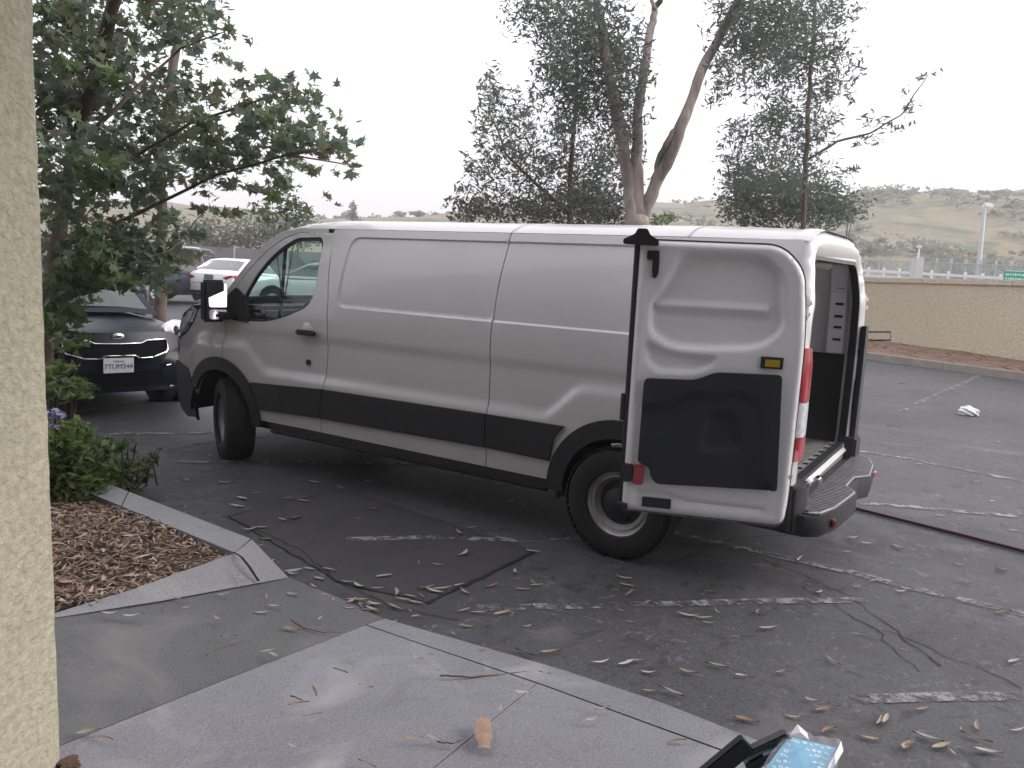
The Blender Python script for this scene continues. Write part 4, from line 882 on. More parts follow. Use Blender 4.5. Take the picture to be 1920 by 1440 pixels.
# near tree over the parked cars
D4 = 7.2
t4 = empty('leafy_tree', (at(120, 700, D4).x, D4, 0), 0, 'big dark green broad-leaved tree overhanging the parked cars beside the pillar', 'tree')
mb = MB(); limb(mb, [(60, 900), (80, 700), (100, 500), (135, 300), (190, 100), (230, -60)], D4, .08, .05, 10); rel(mb.build('trunk', BARK2, None, smooth=180), t4)
for pts in ([(150, 380), (240, 300), (360, 230), (480, 190), (560, 160)], [(140, 450), (260, 400), (400, 330), (540, 290), (660, 310)], [(170, 250), (260, 160), (340, 90), (420, 60)], [(135, 520), (220, 500), (320, 470), (380, 400)], [(540, 290), (620, 275), (665, 320)]):
    mb = MB(); limb(mb, pts, D4, .022, .005, 6); rel(mb.build('branch', BARK2, None, smooth=180), t4)
NB = [(90, 20, 60, 60, 1.3), (170, 30, 70, 60, 1.2), (245, 20, 45, 40, 1.0), (100, 110, 60, 60, 1.4), (180, 110, 70, 55, 1.3), (260, 90, 35, 40, .7), (100, 200, 60, 60, 1.4), (180, 190, 70, 60, 1.3), (270, 170, 55, 50, .9), (350, 170, 45, 40, .8),
      (90, 290, 50, 60, 1.3), (170, 290, 70, 55, 1.1), (260, 270, 60, 50, 1.0), (350, 250, 55, 50, .9), (330, 40, 28, 45, 1.3), (385, 20, 35, 40, .9), (380, 100, 40, 20, .5), (420, 110, 30, 14, .4), (440, 150, 40, 20, .4), (450, 60, 14, 12, .5), (440, 25, 10, 8, .4),
      (450, 200, 50, 28, .6), (510, 180, 45, 28, .8), (565, 180, 38, 30, .8), (560, 230, 40, 28, .8), (480, 240, 45, 30, .9), (600, 200, 24, 20, .6), (530, 250, 60, 30, .8), (580, 260, 50, 26, .8), (640, 270, 34, 20, .7), (470, 310, 60, 28, .7), (410, 240, 40, 35, .8), (620, 250, 26, 16, .5), (620, 290, 30, 20, .7), (650, 290, 18, 20, .5), (600, 320, 26, 16, .5), (665, 322, 16, 10, .5), (600, 155, 20, 8, .3), (612, 102, 8, 3, .4), (637, 155, 9, 5, .4), (692, 243, 8, 5, .4),
      (440, 290, 55, 35, .9), (520, 290, 50, 30, .9), (360, 310, 45, 30, .9), (470, 350, 50, 20, .5), (540, 345, 40, 16, .4), (400, 350, 40, 25, .5), (440, 395, 30, 18, .6), (380, 390, 25, 14, .4), (590, 355, 25, 8, .3), (625, 385, 18, 6, .3), (605, 400, 20, 6, .3),
      (90, 380, 50, 55, 1.1), (160, 370, 60, 50, .9), (240, 340, 50, 40, .9), (300, 350, 35, 30, .7), (100, 460, 50, 50, 1.0), (170, 440, 60, 45, .7), (240, 420, 45, 35, .6), (310, 420, 40, 25, .5), (350, 440, 35, 16, .4), (110, 540, 45, 45, 1.0), (190, 500, 60, 35, .6), (270, 470, 55, 35, .9), (330, 480, 40, 24, .6), (250, 515, 70, 24, .9), (310, 515, 34, 16, .6), (130, 540, 50, 40, 1.3), (200, 525, 50, 24, 1.2), (265, 520, 40, 16, 1.2), (150, 500, 60, 30, 1.2), (230, 490, 50, 24, 1.0), (110, 590, 30, 30, .9), (200, 460, 60, 40, .9), (298, 460, 34, 34, 1.0), (305, 515, 34, 30, .9), (300, 400, 36, 40, .9)]
rel(leaf_cloud('crown', [wb(x, y, rx, ry, D4+random.uniform(-.5, .9), rx*ry*dn*.07, .5) for x, y, rx, ry, dn in NB], .112, GB, shape='palm', seed=31, droop=.35, flat=.6), t4)
rel(leaf_cloud('greener_leaves', [wb(x, y, rx, ry, D4-.7, rx*ry*dn*.06, .3) for x, y, rx, ry, dn in [(180, 140, 40, 25, .6), (190, 320, 40, 30, .7), (230, 310, 30, 20, .6), (170, 480, 50, 40, 1.0), (140, 520, 40, 30, 1.0), (230, 520, 50, 20, .8), (110, 590, 45, 40, 1.2), (130, 640, 40, 22, 1.0), (520, 380, 24, 18, .6)]], .12, [GC[2], GB[1], GC[1]], shape='palm', seed=32, droop=.35, flat=.6), t4)  # greener leaf tones in a nearer layer of the crown
t5 = empty('brown_trunk_tree', (at(300, 560, 14).x, 14, 0), 0, 'tree with a reddish brown trunk standing behind the dark parked car', 'tree')
mb = MB(); limb(mb, [(300, 620), (300, 500), (304, 400), (298, 300), (318, 180), (335, 60), (345, -60)], 14, .11, .06, 10); rel(mb.build('trunk', mat('red_bark', (.10, .07, .058), .9, var=.4, vscale=6), None, smooth=180), t5)
rel(leaf_cloud('crown', blobs([(340, 20, 40, 50), (385, 30, 30, 40), (330, 90, 30, 35), (300, 200, 60, 60), (350, 300, 60, 50), (280, 300, 60, 50)], 14, .5, 1.2), .15, GB, seed=33), t5)
# low plants in the bed
def low_plant(label, lst, d, size, mats, seed, shape='kite', dens=1.0, dz=.3, cat='plant'):
    bl = [wb(x, y, rx, ry, d, rx*ry*dens*.28, dz) for x, y, rx, ry in lst]; c = sum((Vector(b_[0]) for b_ in bl), Vector())/len(bl)
    r_ = empty('leafy_plant', (c.x, c.y, gz(c.x, c.y)+.1), 0, label, cat); rel(leaf_cloud('foliage', bl, size, mats, None, shape, seed=seed, droop=0), r_)
    mb = MB()
    for b_ in bl:
        for k in range(3): mb.tube([Vector((b_[0].x+random.uniform(-.1, .1), b_[0].y+.05, r_.location.z)), Vector(b_[0])+Vector((random.uniform(-.1, .1), 0, .05))], [.008, .004], 4)
    o_ = rel(mb.build('stems', BARK2), r_); o_['kind'] = 'stuff'; return r_
low_plant('bright green bush at the pillar, in front of the mulch bed corner', [(120, 830, 40, 35), (150, 870, 50, 45), (110, 900, 40, 50), (170, 920, 40, 35), (130, 950, 50, 30)], 5.3, .075, GC, 41, dens=1.6)
low_plant('dark trailing plant hanging over the kerb of the mulch bed', [(235, 920, 26, 22), (225, 895, 25, 18)], 5.6, .085, [GC[2], GB[0]], 42, shape='long', dens=.8)
low_plant('thin sprays of leaves reaching over the kerb beside the bright bush', [(230, 840, 18, 14), (275, 858, 20, 12), (240, 870, 30, 14), (200, 830, 20, 12), (265, 880, 18, 12)], 5.7, .075, [GC[1], GC[2], GB[3]], 43, dens=.7)
low_plant('yellow green bush low against the pillar below the dark car', [(105, 720, 30, 26), (135, 735, 26, 16), (100, 690, 25, 15)], 5.9, .08, [GC[0], GC[3], GC[2]], 44, dens=1.2)
fl = empty('agapanthus', at(104, 785, 5.1)[:], 0, 'single pale violet flower head on a stalk beside the pillar', 'flower')
mb = MB(); mb.tube([Vector((0, 0, 0)), Vector((-.03, .05, -.55))], .006, 5); mb.build('stalk', GC[2], fl)
rel(leaf_cloud('flower_head', [(at(104, 785, 5.1), (.06, .05, .065), 90)], .045, [mat('petal', (.22, .21, .36), .6), mat('petal_pale', (.34, .33, .46), .6)], None, seed=50), fl)

# ------------------------------------------------------------------ parked cars
CGLASS = mat('car_glass', (.015, .02, .022), .06, coat=1)
def car(name, label, cat, pos, heading, L, W, H, color, kind='sedan', front=False, detail=False, group=None):
    """pos: ground point of the middle; heading: direction of the nose. local x forward, y left."""
    r_ = empty(name, pos, heading, label, cat, group)
    PAINT = mat('car_paint', color, .28, coat=.08 if max(color) < .1 else .8, var=.03, spec=.18 if max(color) < .1 else .5)
    belt = {'sedan': .92, 'suv': 1.02, 'van': 1.05}[kind]; hood = {'sedan': .80, 'suv': .95, 'van': 1.0}[kind]
    zs = .22
    # stations along the length: (x, halfwidth factor, z top)
    if kind == 'sedan': st = [(-.5, .78, .72), (-.485, .90, .90), (-.44, .97, 1.00), (-.36, 1, 1.01), (-.2, 1, .96), (.0, 1, .93), (.2, 1, .92), (.27, .99, .90), (.40, .95, .80), (.47, .86, .70), (.5, .72, .58)]
    else: st = [(-.5, .80, .70), (-.488, .93, belt-.02), (-.45, .98, belt), (-.2, 1, belt), (.1, 1, belt), (.25, 1, belt-.02), (.33, .99, hood+.02), (.43, .95, hood-.06), (.475, .88, hood-.16), (.497, .80, hood-.28), (.503, .76, .55)]
    vs = []; m_ = 11
    for fx, fw, zt_ in st:
        w_ = W/2*fw; x = fx*L
        zl = zs+.10*max(0, abs(fx)-.44)/.06
        ring = [(w_*.88, zl), (w_*.97, zl+.10), (w_, min(.55, zt_-.12)), (w_*.985, zt_-.10), (w_*.93, zt_-.03), (w_*.6, zt_+.01)]
        full = [(y, z) for y, z in ring]+[(0, zt_+.02)]+[(-y, z) for y, z in ring[::-1]]
        m_ = len(full); vs += [Vector((x, y, z)) for y, z in full]
    n_ = len(st); fs = [(i*m_+j, i*m_+j+1, (i+1)*m_+j+1, (i+1)*m_+j) for i in range(n_-1) for j in range(m_-1)]
    fs += [tuple(range(m_)), tuple((n_-1)*m_+j for j in range(m_-1, -1, -1))]+[(i*m_, (i+1)*m_, (i+1)*m_+m_-1, i*m_+m_-1) for i in range(n_-1)]
    mb = MB(); mb.add(vs, fs); mb.build('body', PAINT, r_, smooth=38)
    # greenhouse
    if kind == 'sedan': gl = [(-.40, belt+.06), (-.20, H-.05), (-.10, H), (.04, H), (.10, H-.03), (.27, belt-.03)]
    elif kind == 'suv': gl = [(-.485, belt), (-.44, H-.10), (-.36, H), (.0, H), (.10, H-.05), (.27, belt)]
    else: gl = [(-.487, belt), (-.47, H-.06), (-.42, H), (.05, H), (.16, H-.08), (.34, belt-.03)]
    def gw(z): return W/2*(.93-.20*(z-belt)/(H-belt))
    def side(outl, nm, m__, off, th):
        for sg in (1, -1):
            vs = [Vector((x, sg*(gw(z)+off), z)) for x, z in outl]; ct = Vector((0, -sg*th, 0)); n = len(vs)
            b2 = MB(); b2.add(vs+[v+ct for v in vs], [tuple(range(n)), tuple(range(2*n-1, n-1, -1))]+[(i, i+n, (i+1) % n+n, (i+1) % n) for i in range(n)]); b2.build(nm, m__, r_)
    gp2 = [(x*L, z) for x, z in gl]; b2 = MB(); vs = []
    for x, z in gp2: vs += [Vector((x, gw(z), z)), Vector((x, gw(z)*.6, z+.03)), Vector((x, -gw(z)*.6, z+.03)), Vector((x, -gw(z), z))]
    n = len(gp2); fs = [(4*i+j, 4*i+j+1, 4*(i+1)+j+1, 4*(i+1)+j) for i in range(n-1) for j in range(3)]+[tuple(4*i for i in range(n)), tuple(4*i+3 for i in range(n-1, -1, -1))]
    b2.add(vs, fs); b2.build('cabin', PAINT, r_, smooth=38)
    # side windows, windscreen, rear screen sit just proud of the cabin
    c0 = [(x*.93+.0, z) for x, z in gp2]; zc = (belt+H)/2
    wn2 = [((x-0)*.90-.02*L*0, zc+(z-zc)*.74+.01) for x, z in gp2]
    mid = 0.0-.02*L
    lft = [p for p in wn2]; 
    def clipx(poly, x0, x1):
        out = []
        for a_, b_ in zip(poly, poly[1:]+poly[:1]):
            pts = [a_]
            for xx in (x0, x1):
                if (a_[0]-xx)*(b_[0]-xx) < 0: t = (xx-a_[0])/(b_[0]-a_[0]); pts.append((xx, a_[1]+(b_[1]-a_[1])*t))
            pts = [pts[0]]+sorted(pts[1:], key=lambda p: abs(p[0]-a_[0])); out += pts
        return [p for p in out if x0-1e-6 <= p[0] <= x1+1e-6]
    for x0, x1 in ((-L, mid-.04), (mid+.04, L)):
        pl = clipx(wn2, x0, x1)
        if len(pl) > 2: side(pl, 'side_window', CGLASS, .006, .01)
    def screen(a_, b_, nm):
        (x0, z0), (x1, z1) = a_, b_; nrm = Vector((z1-z0, 0, -(x1-x0))).normalized(); nrm = nrm if nrm.x*(1 if x0 > 0 else -1) > 0 else -nrm
        p = [Vector((x0, 0, z0)).lerp(Vector((x1, 0, z1)), t) for t in (.10, .90)]; b3 = MB()
        q = []
        for v in p: w_ = gw(v.z)*.90; q += [Vector((v.x, s_*w_, v.z+.035*(1-abs(s_)**3))) + nrm*.008 for s_ in (-1, -.6, 0, .6, 1)]
        b3.add(q, [(i, i+1, i+6, i+5) for i in range(4)]); b3.build(nm, CGLASS, r_)
    screen(gp2[0], gp2[1], 'rear_screen'); screen(gp2[-1], gp2[-2], 'windscreen')
    R = .33 if kind == 'sedan' else .36
    for fx in (-.30, .31):
        for sg in (1, -1):
            wl = empty('wheel'); wl.parent = r_; wl.location = (fx*L, sg*(W/2-.10), R-.01)
            b3 = MB(); b3.lathe([(.2, -.11), (R-.03, -.11), (R, -.07), (R, .07), (R-.03, .115), (.22, .115)], 28); b3.build('tyre', RUBBER, wl, smooth=40)
            b3 = MB(); b3.lathe([(.22, sg*.10), (.20, sg*.09), (.17, sg*.06), (.05, sg*.085), (0, sg*.09)], 14); b3.build('rim', STEEL, wl, smooth=20)
            b3 = MB(); b3.lathe([(R+.07, sg*.102), (R-.005, sg*.104), (.0, sg*.0)], 28, Matrix.Translation((fx*L, sg*(W/2-.10), R))); b3.build('arch', BLACKP, r_)
    xb = -.5*L
    # rear end
    if detail != 'front':
        for sg in (1, -1):
            b3 = MB(); b3.prism(rnd([(sg*W*.26, .80), (sg*W*.40, .88), (sg*W*.475, .90), (sg*W*.475, .76), (sg*W*.33, .72)], .02), xb+.0, xb+.16, 'x')
            b3.v = [Vector((v.x+(.14 if abs(v.y) > W*.42 else .0), v.y, v.z)) for v in b3.v]; b3.build('tail_light', REDL, r_)
        b3 = MB(); b3.box((xb-.004, 0, .80), (.02, .31, .16)); b3.build('number_plate', mat('plate_grey', (.12, .18, .20), .5), r_)
        b3 = MB(); b3.box((xb+.01, 0, .30), (.10, W*.74, .10)); b3.build('bumper_insert', BLACKP, r_, bevel=.02)
        b3 = MB(); b3.box((xb+.02, 0, .60), (.05, W*.66, .012)); b3.build('bumper_line', BLACKP, r_)
    return r_, PAINT
LB = at(440, 553, 29.0)
def cpos(px, d, frac=0): p = at(px, 540, d); return (p.x, p.y, gz(p.x, p.y)+.10)
car('white_sedan', 'white sedan seen from behind, just left of the van windshield', 'car', cpos(452, 29.5), radians(84), 4.9, 1.84, 1.44, (.80, .80, .82))
car('parked_car', 'silver hatchback seen through the cab windows of the van', 'car', cpos(620, 24), radians(172), 4.5, 1.8, 1.5, (.55, .57, .58), 'suv')
car('parked_car', 'dark blue-black car in shade left of the white sedan', 'car', cpos(300, 27), radians(75), 4.6, 1.8, 1.45, (.02, .02, .04))
car('parked_minivan', 'mauve grey minivan behind the roof of the white sedan', 'van', cpos(365, 40), radians(100), 5.0, 1.9, 1.8, (.28, .22, .27), 'van')
car('parked_car', 'dark red car half hidden behind the leaves above the black car', 'car', cpos(262, 34), radians(85), 4.6, 1.8, 1.5, (.16, .02, .03), 'sedan')
car('parked_car', 'silver blue car behind the leaves at the far left', 'car', cpos(160, 19), radians(-80), 4.6, 1.8, 1.6, (.28, .31, .36), 'suv')
# dark crossover facing us
sp = at(221, 700, 8.4); hd = radians(-43)
suvL = 4.5; sc = Vector((cos(hd), sin(hd), 0)); sc0 = Vector((sp.x, sp.y, 0))-sc*suvL*.5
suv, SP = car('black_crossover', 'dark navy crossover facing us under the leafy tree, with a white number plate', 'car', (sc0.x, sc0.y, gz(sp.x, sp.y)), hd, suvL, 1.86, 1.64, (.006, .008, .018), 'suv', detail='front')
xf = suvL*.5
b3 = MB()
def fpanel(nm, poly, m_, x0=xf, off=.0, th=.03, curve=.22, parent=suv, dz=.0, bev=0):
    b3 = MB(); n = len(poly)
    def X(y, z): return x0+off-curve*abs(y/.93)**2.2*1.0-.10*max(0, (z-.62))/.3
    vs = [Vector((X(y, z), y, z)) for y, z in poly]; b3.add(vs+[v-Vector((th, 0, 0)) for v in vs], [tuple(range(n)), tuple(range(2*n-1, n-1, -1))]+[(i, i+n, (i+1) % n+n, (i+1) % n) for i in range(n)])
    return b3.build(nm, m_, parent)
def sym(pts): return pts+[(-y, z) for y, z in pts[::-1]]
def fsheet(nm, poly, m_, off, parent=suv, grid=.06):
    def X(y, z): return Vector((xf+off-.24*abs(y/.93)**2.4-.30*max(0, (z-.66)), y, z))
    return panel(nm, poly, X, m_, parent, grid=grid, vec=Vector((-.05, 0, 0)), smooth=40)
fsheet('front_bumper', sym([(0, .28), (.55, .27), (.78, .30), (.90, .45), (.91, .62), (.86, .80), (.60, .90), (0, .90)]), SP, .05)
GRL = sym([(0, .665), (.15, .665), (.20, .635), (.34, .640), (.50, .69), (.525, .72), (.525, .81), (.50, .825), (.30, .82), (.23, .79), (0, .785)])
VOIDM = mat('grille_black', (.004, .004, .005), .9, spec=.1)
fsheet('grille', GRL, VOIDM, .065)
def X2(y, z, off=.078): return Vector((xf+off-.24*abs(y/.93)**2.4-.30*max(0, (z-.66)), y, z))
mb = MB(); rr_ = resample(GRL, .04); mb.tube([X2(y, z) for y, z in rr_]+[X2(*rr_[0])], .009, 6); mb.build('grille_surround', CHROME, suv, smooth=60)
gm = MB()
for i in range(-15, 16):
    for j in range(5):
        y, z = i*.038+(.019 if j % 2 else 0), .665+j*.03
        if inside(y, z, GRL) and inside(y+.012, z, GRL) and inside(y-.012, z, GRL):
            c_ = X2(y, z, .072); gm.tube([c_+Vector((0, .012*cos(t), .012*sin(t))) for t in np.linspace(0, 2*pi, 7)], .0012, 3)
o_ = gm.build('grille_mesh', mat('grille_grey', (.05, .05, .055), .5), suv); o_['kind'] = 'stuff'
fsheet('lower_intake', sym([(0, .34), (.50, .34), (.56, .40), (.50, .50), (0, .50)]), VOIDM, .06)
for sg in (1, -1):
    def hx(y, z): return Vector((xf+.05-.26*abs(y/.93)**2.4-.33*max(0, (z-.66)), y, z))
    HLp = [(sg*.58, .86), (sg*.66, .86), (sg*.80, .88), (sg*.86, 1.0), (sg*.76, 1.02), (sg*.62, .98), (sg*.55, .93)]
    panel('headlight', rnd(HLp, .03), lambda y, z: Vector((xf+.035-.26*abs(y/.93)**2.4-.55*max(0, (z-.70)), y, z)), CLEARL, suv, grid=.04, vec=Vector((-.08, 0, 0)))
    mb = MB(); mb.lathe([(0, .03), (.045, .02), (.06, .0)], 18, Matrix.Translation((xf-.12, sg*.70, .92))@Matrix.Rotation(radians(-90), 4, 'Z')); mb.build('projector', CHROME, suv, smooth=60)
    for k in range(4):
        y_, z_ = sg*(.80+.0*k), .48+.055*k; mb = MB(); mb.box(X2(y_, z_, .07), (.04, .085, .028), rz=sg*.5); fg = mb.build('fog_lamp', CLEARL, suv, bevel=.006)
    mb = MB(); mb.tube([X2(sg*.50, .545), X2(sg*.66, .56), X2(sg*.72, .57)], .007, 5); mb.build('chrome_strip', CHROME, suv)
    mb = MB(); mb.tube([X2(sg*.55, .31, .06), X2(sg*.78, .34, .06), X2(sg*.88, .40, .05)], .012, 5); mb.build('skid_strip', STEEL, suv)
PL = mat('number_plate_white', (.62, .62, .66), .5); PB = mat('plate_blue', (.05, .07, .25), .5)
mb = MB(); mb.box((xf+.075, -.02, .565), (.008, .305, .155)); pl = mb.build('number_plate', PL, suv, bevel=.002)
Mt = Matrix.Translation((xf+.081, -.02, .555))@Matrix(((0, 0, 1, 0), (1, 0, 0, 0), (0, 1, 0, 0), (0, 0, 0, 1)))
text('plate_number', '7TUM244', .070, PB, pl, Mt); text('plate_state', 'California', .028, mat('plate_red', (.4, .05, .05), .5), pl, Matrix.Translation((0, 0, .055))@Mt)
mb = MB(); mb.lathe([(0, .006), (.062, .004), (.068, 0)], 24, Matrix.Translation((xf-.002, 0, .862))@Matrix.Rotation(radians(-90), 4, 'Z')@Matrix.Scale(.48, 4, (0, 0, 1))); bd = mb.build('badge', CHROME, suv, smooth=60)
text('badge_letters', 'KIA', .04, BLACKP, bd, Matrix.Translation((xf+.006, 0, .862))@Matrix(((0, 0, 1, 0), (1, 0, 0, 0), (0, 1, 0, 0), (0, 0, 0, 1))))

# ------------------------------------------------------------------ road beyond the wall
RAILM = mat('white_rail', (.72, .72, .74), .5); GALV = mat('galvanised', (.46, .49, .49), .5, metal=.2); FENM = mat('chain_link', (.36, .42, .40), .6, alpha=.40); CPOST = mat('pale_concrete', (.55, .56, .55), .9)
def rail(name, label, a_, b_, zoff, hh, posts, m_=RAILM, cat='guard rail'):
    r_ = empty(name, (a_.x, a_.y, 0), 0, label, cat); d_ = b_-a_; o = Vector((a_.x, a_.y, 0))
    for zz, h_ in hh:
        mb = MB(); u_ = Vector((0, 0, h_)); t_ = Vector((0, .05, 0)); p0 = a_-o+Vector((0, 0, zz)); p1 = b_-o+Vector((0, 0, zz))
        mb.add([p0, p1, p1+u_, p0+u_, p0+t_, p1+t_, p1+u_+t_, p0+u_+t_], [(0, 1, 2, 3), (7, 6, 5, 4), (3, 2, 6, 7), (0, 4, 5, 1)]); mb.build('beam', m_, r_)
    for i in range(posts):
        p = a_.lerp(b_, (i+.5)/posts)-o; mb = MB(); mb.box((p.x, p.y+.06, p.z-.5), (.10, .08, 1.5)); mb.build('post', m_, r_)
    return r_
rail('guard_rail', 'double white guard rail just above the tan wall', at(1560, 506, 42), at(2000, 531, 36), 0, [(0, .13), (-.24, .10)], 14)
rail('chain_link_fence', 'pale see-through fence standing behind the white guard rail', at(1560, 484, 50), at(2000, 502, 46), 0, [(-.03, .05)], 16, GALV, 'fence')
fe = [o for o in bpy.data.objects if o.name == 'chain_link_fence'][0]
a_, b_ = at(1560, 484, 50), at(2000, 502, 46); o = Vector((a_.x, a_.y, 0)); raw('mesh', [a_-o, b_-o, b_-o-Vector((0, 0, 1.1)), a_-o-Vector((0, 0, 1.1))], [(0, 1, 2, 3)], FENM, fe)
# second fence: grey, at the left behind the cars
fe2 = empty('grey_fence', at(440, 500, 46)[:], 0, 'plain grey fence behind the white sedan', 'fence'); mb = MB(); mb.box((0, 0, .3), (26, .08, 1.5)); mb.build('panel', mat('fence_grey', (.20, .19, .21), .8), fe2)
for k in range(9): mb = MB(); mb.box((-12+3*k, -.06, .3), (.10, .08, 1.56)); mb.build('post', GALV, fe2)
p0 = at(1718, 512, 38); cp = empty('concrete_post', p0[:], 0, 'short pale concrete post with a small lamp, behind the tan wall', 'post')
mb = MB(); mb.box((0, 0, -.35), (.42, .42, 2.1)); mb.build('shaft', CPOST, cp, bevel=.02)
mb = MB(); mb.tube([(0, 0, .7), (0, 0, 1.18)], .04, 6); mb.box((0, 0, 1.22), (.20, .15, .12)); mb.build('lamp', RAILM, cp)
p0 = at(1836, 515, 60); p1 = at(1846, 388, 60); sl = empty('street_light', (p0.x, p0.y, .5), 0, 'tall grey street light pole with a white lamp head, in front of the dry hill', 'street light')
mb = MB(); mb.tube([(0, 0, -.3), (p1.x-p0.x, 0, p1.z-.5)], [.20, .13], 10); mb.build('pole', GALV, sl, smooth=60)
mb = MB(); mb.box((p1.x-p0.x+.25, 0, p1.z-.42), (.75, .35, .42)); mb.build('lamp_head', RAILM, sl, bevel=.12, smooth=60)
# green sign
GS = mat('sign_green', (.0, .30, .17), .45); SW = mat('sign_white', (.55, .75, .68), .5)
c_ = at(1924, 520, 33); gs = empty('road_sign', c_[:], 0, 'green road sign with pale lettering at the right edge, above the tan wall', 'road sign')
mb = MB(); mb.box((0, 0, 0), (1.8, .04, .46)); sb = mb.build('board', GS, gs)
for zz in (.218, -.218):
    mb = MB(); mb.box((0, -.024, zz), (1.78, .008, .022)); mb.build('border', SW, sb)
for row_, z_ in enumerate((.075, -.09)):
    x = -.82
    while x < .8:
        w_ = random.uniform(.05, .09); mb = MB(); mb.box((x, -.024, z_+random.uniform(-.01, .01)), (w_, .008, random.uniform(.06, .11))); mb.build('lettering', SW, sb); x += w_+random.uniform(.02, .05)
for x in (-.6, .6): mb = MB(); mb.box((x, .05, -.9), (.08, .08, 1.8)); mb.build('post', GALV, gs)
# houses on the ridge and a pale building
def house(px, py, wpx, hpx, d, label, roof='gable', wall=(.55, .52, .5), rc=(.30, .28, .28)):
    c_ = at(px, py, d); k_ = d/1516; w_, h_ = wpx*k_, hpx*k_; r_ = empty('house', (c_.x, c_.y, c_.z-h_), 0, label, 'house')
    mb = MB(); mb.box((0, 0, h_*.25), (w_, 8, h_*.55)); mb.build('wall', mat('house_wall', wall, .9), r_)
    mb = MB(); z_ = h_*.52
    if roof == 'gable': mb.prism([(-w_*.54, z_), (w_*.54, z_), (w_*.30, h_*1.05), (-w_*.05, z_+.7*h_*.5)], -4.3, 4.3, 'y')
    else: mb.prism([(-w_*.53, z_), (w_*.53, z_), (w_*.40, h_), (-w_*.40, h_)], -4.3, 4.3, 'y')
    mb.build('roof', mat('house_roof', rc, .9), r_)
    for i in range(3): mb = MB(); mb.box((-w_*.3+w_*.3*i, -4.02, h_*.26), (w_*.1, .1, h_*.2)); mb.build('window', CGLASS, r_)
house(1668, 362, 40, 22, 190, 'house with a pointed grey roof on the ridge right of the trees')
house(1770, 358, 60, 12, 190, 'long low house on the ridge, right of the pointed roof', 'flat')
house(1912, 358, 24, 14, 190, 'small house on the ridge at the right edge', 'flat')
house(1248, 384, 60, 20, 170, 'pale building on the ridge, right of the forked trunk', 'flat', (.62, .60, .58), (.5, .48, .46))
rb_ = []
for k in range(46):
    px = random.choice([random.uniform(560, 880), random.uniform(1210, 1360), random.uniform(1600, 1920), random.uniform(1600, 1920)]); yb2 = np.interp(px, [560, 860, 1210, 1360, 1640, 1920], [412, 400, 392, 388, 370, 362])
    rb_.append(wb(px, yb2+random.uniform(-4, 6), random.uniform(5, 22), random.uniform(3, 7), 178, 120, 2))
for k in range(760):
    y = random.uniform(66, 186); x = y*(random.uniform(.40, .66) if k % 5 else random.uniform(-.28, .30))
    if sin(x*.11+1.3)*sin(y*.09)+random.uniform(-.5, .5) < -.1: continue
    r1 = random.uniform(.5, 2.0)*(1.4 if y < 100 else 1); rb_.append((Vector((x, y, tz(x, y)+r1*.25)), (r1*1.3, r1, r1*.5), 26+8*r1))
tag(leaf_cloud('hill_scrub', rb_, .75, [leafmat('scrub', (.17, .18, .14)), leafmat('scrub_pale', (.22, .21, .16)), leafmat('scrub_grey', (.19, .19, .165))], None, seed=61), 'grey green scrub scattered over the dry hillside and ridge', 'scrub', kind='stuff')
p_ = at(662, 392, 120); rt = empty('ridge_tree', (p_.x, p_.y, p_.z-3), 0, 'small pointed tree on the skyline above the van roof front', 'tree')
rel(leaf_cloud('crown', [(p_, (.5, .5, 1.1), 300), (p_-Vector((0, 0, 1)), (1.0, .6, .8), 300)], .35, GD, None, seed=62), rt); mb = MB(); mb.tube([p_-Vector((0, 0, 3)), p_], .15, 6); rel(mb.build('trunk', BARK2), rt)

# ------------------------------------------------------------------ hose, bag, cart, package
HOSE = mat('hose_red_brown', (.075, .018, .025), .5)
hp = [gp(*q, .02) for q in [(1500, 925), (1560, 938), (1612, 954), (1700, 976), (1800, 1001), (1920, 1032), (2050, 1068)]]
mb = MB(); P_ = []
for i in range(len(hp)-1):
    for k in range(6): v = hp[i].lerp(hp[i+1], k/6); v.z = gz(v.x, v.y)+.016; P_.append(v)
mb.tube(P_, .013, 8); tag(mb.build('garden_hose', HOSE, None, smooth=60), 'dark red hose lying on the asphalt, running from the van bumper to the right', 'hose')
bc = gp(1816, 770, .06); BAGM = mat('white_bag', (.78, .78, .80), .5, bump=.5, bscale=30)
bm = bmesh.new(); bmesh.ops.create_icosphere(bm, subdivisions=4, radius=1)
for v in bm.verts:
    n_ = sin(v.co.x*5+1)*cos(v.co.y*6)*.12+sin(v.co.z*9+v.co.x*7)*.08+random.uniform(-.03, .03); v.co *= 1+n_; v.co = Vector((v.co.x*.13, v.co.y*.11, max(v.co.z, -.45)*.085))
me = bpy.data.meshes.new('plastic_bag'); bm.to_mesh(me); bm.free(); me.materials.append(BAGM); o = bpy.data.objects.new('plastic_bag', me); COL.objects.link(o); o.location = bc-Vector((0, 0, .02)); tag(o, 'crumpled white plastic bag lying alone on the asphalt at the right', 'bag')

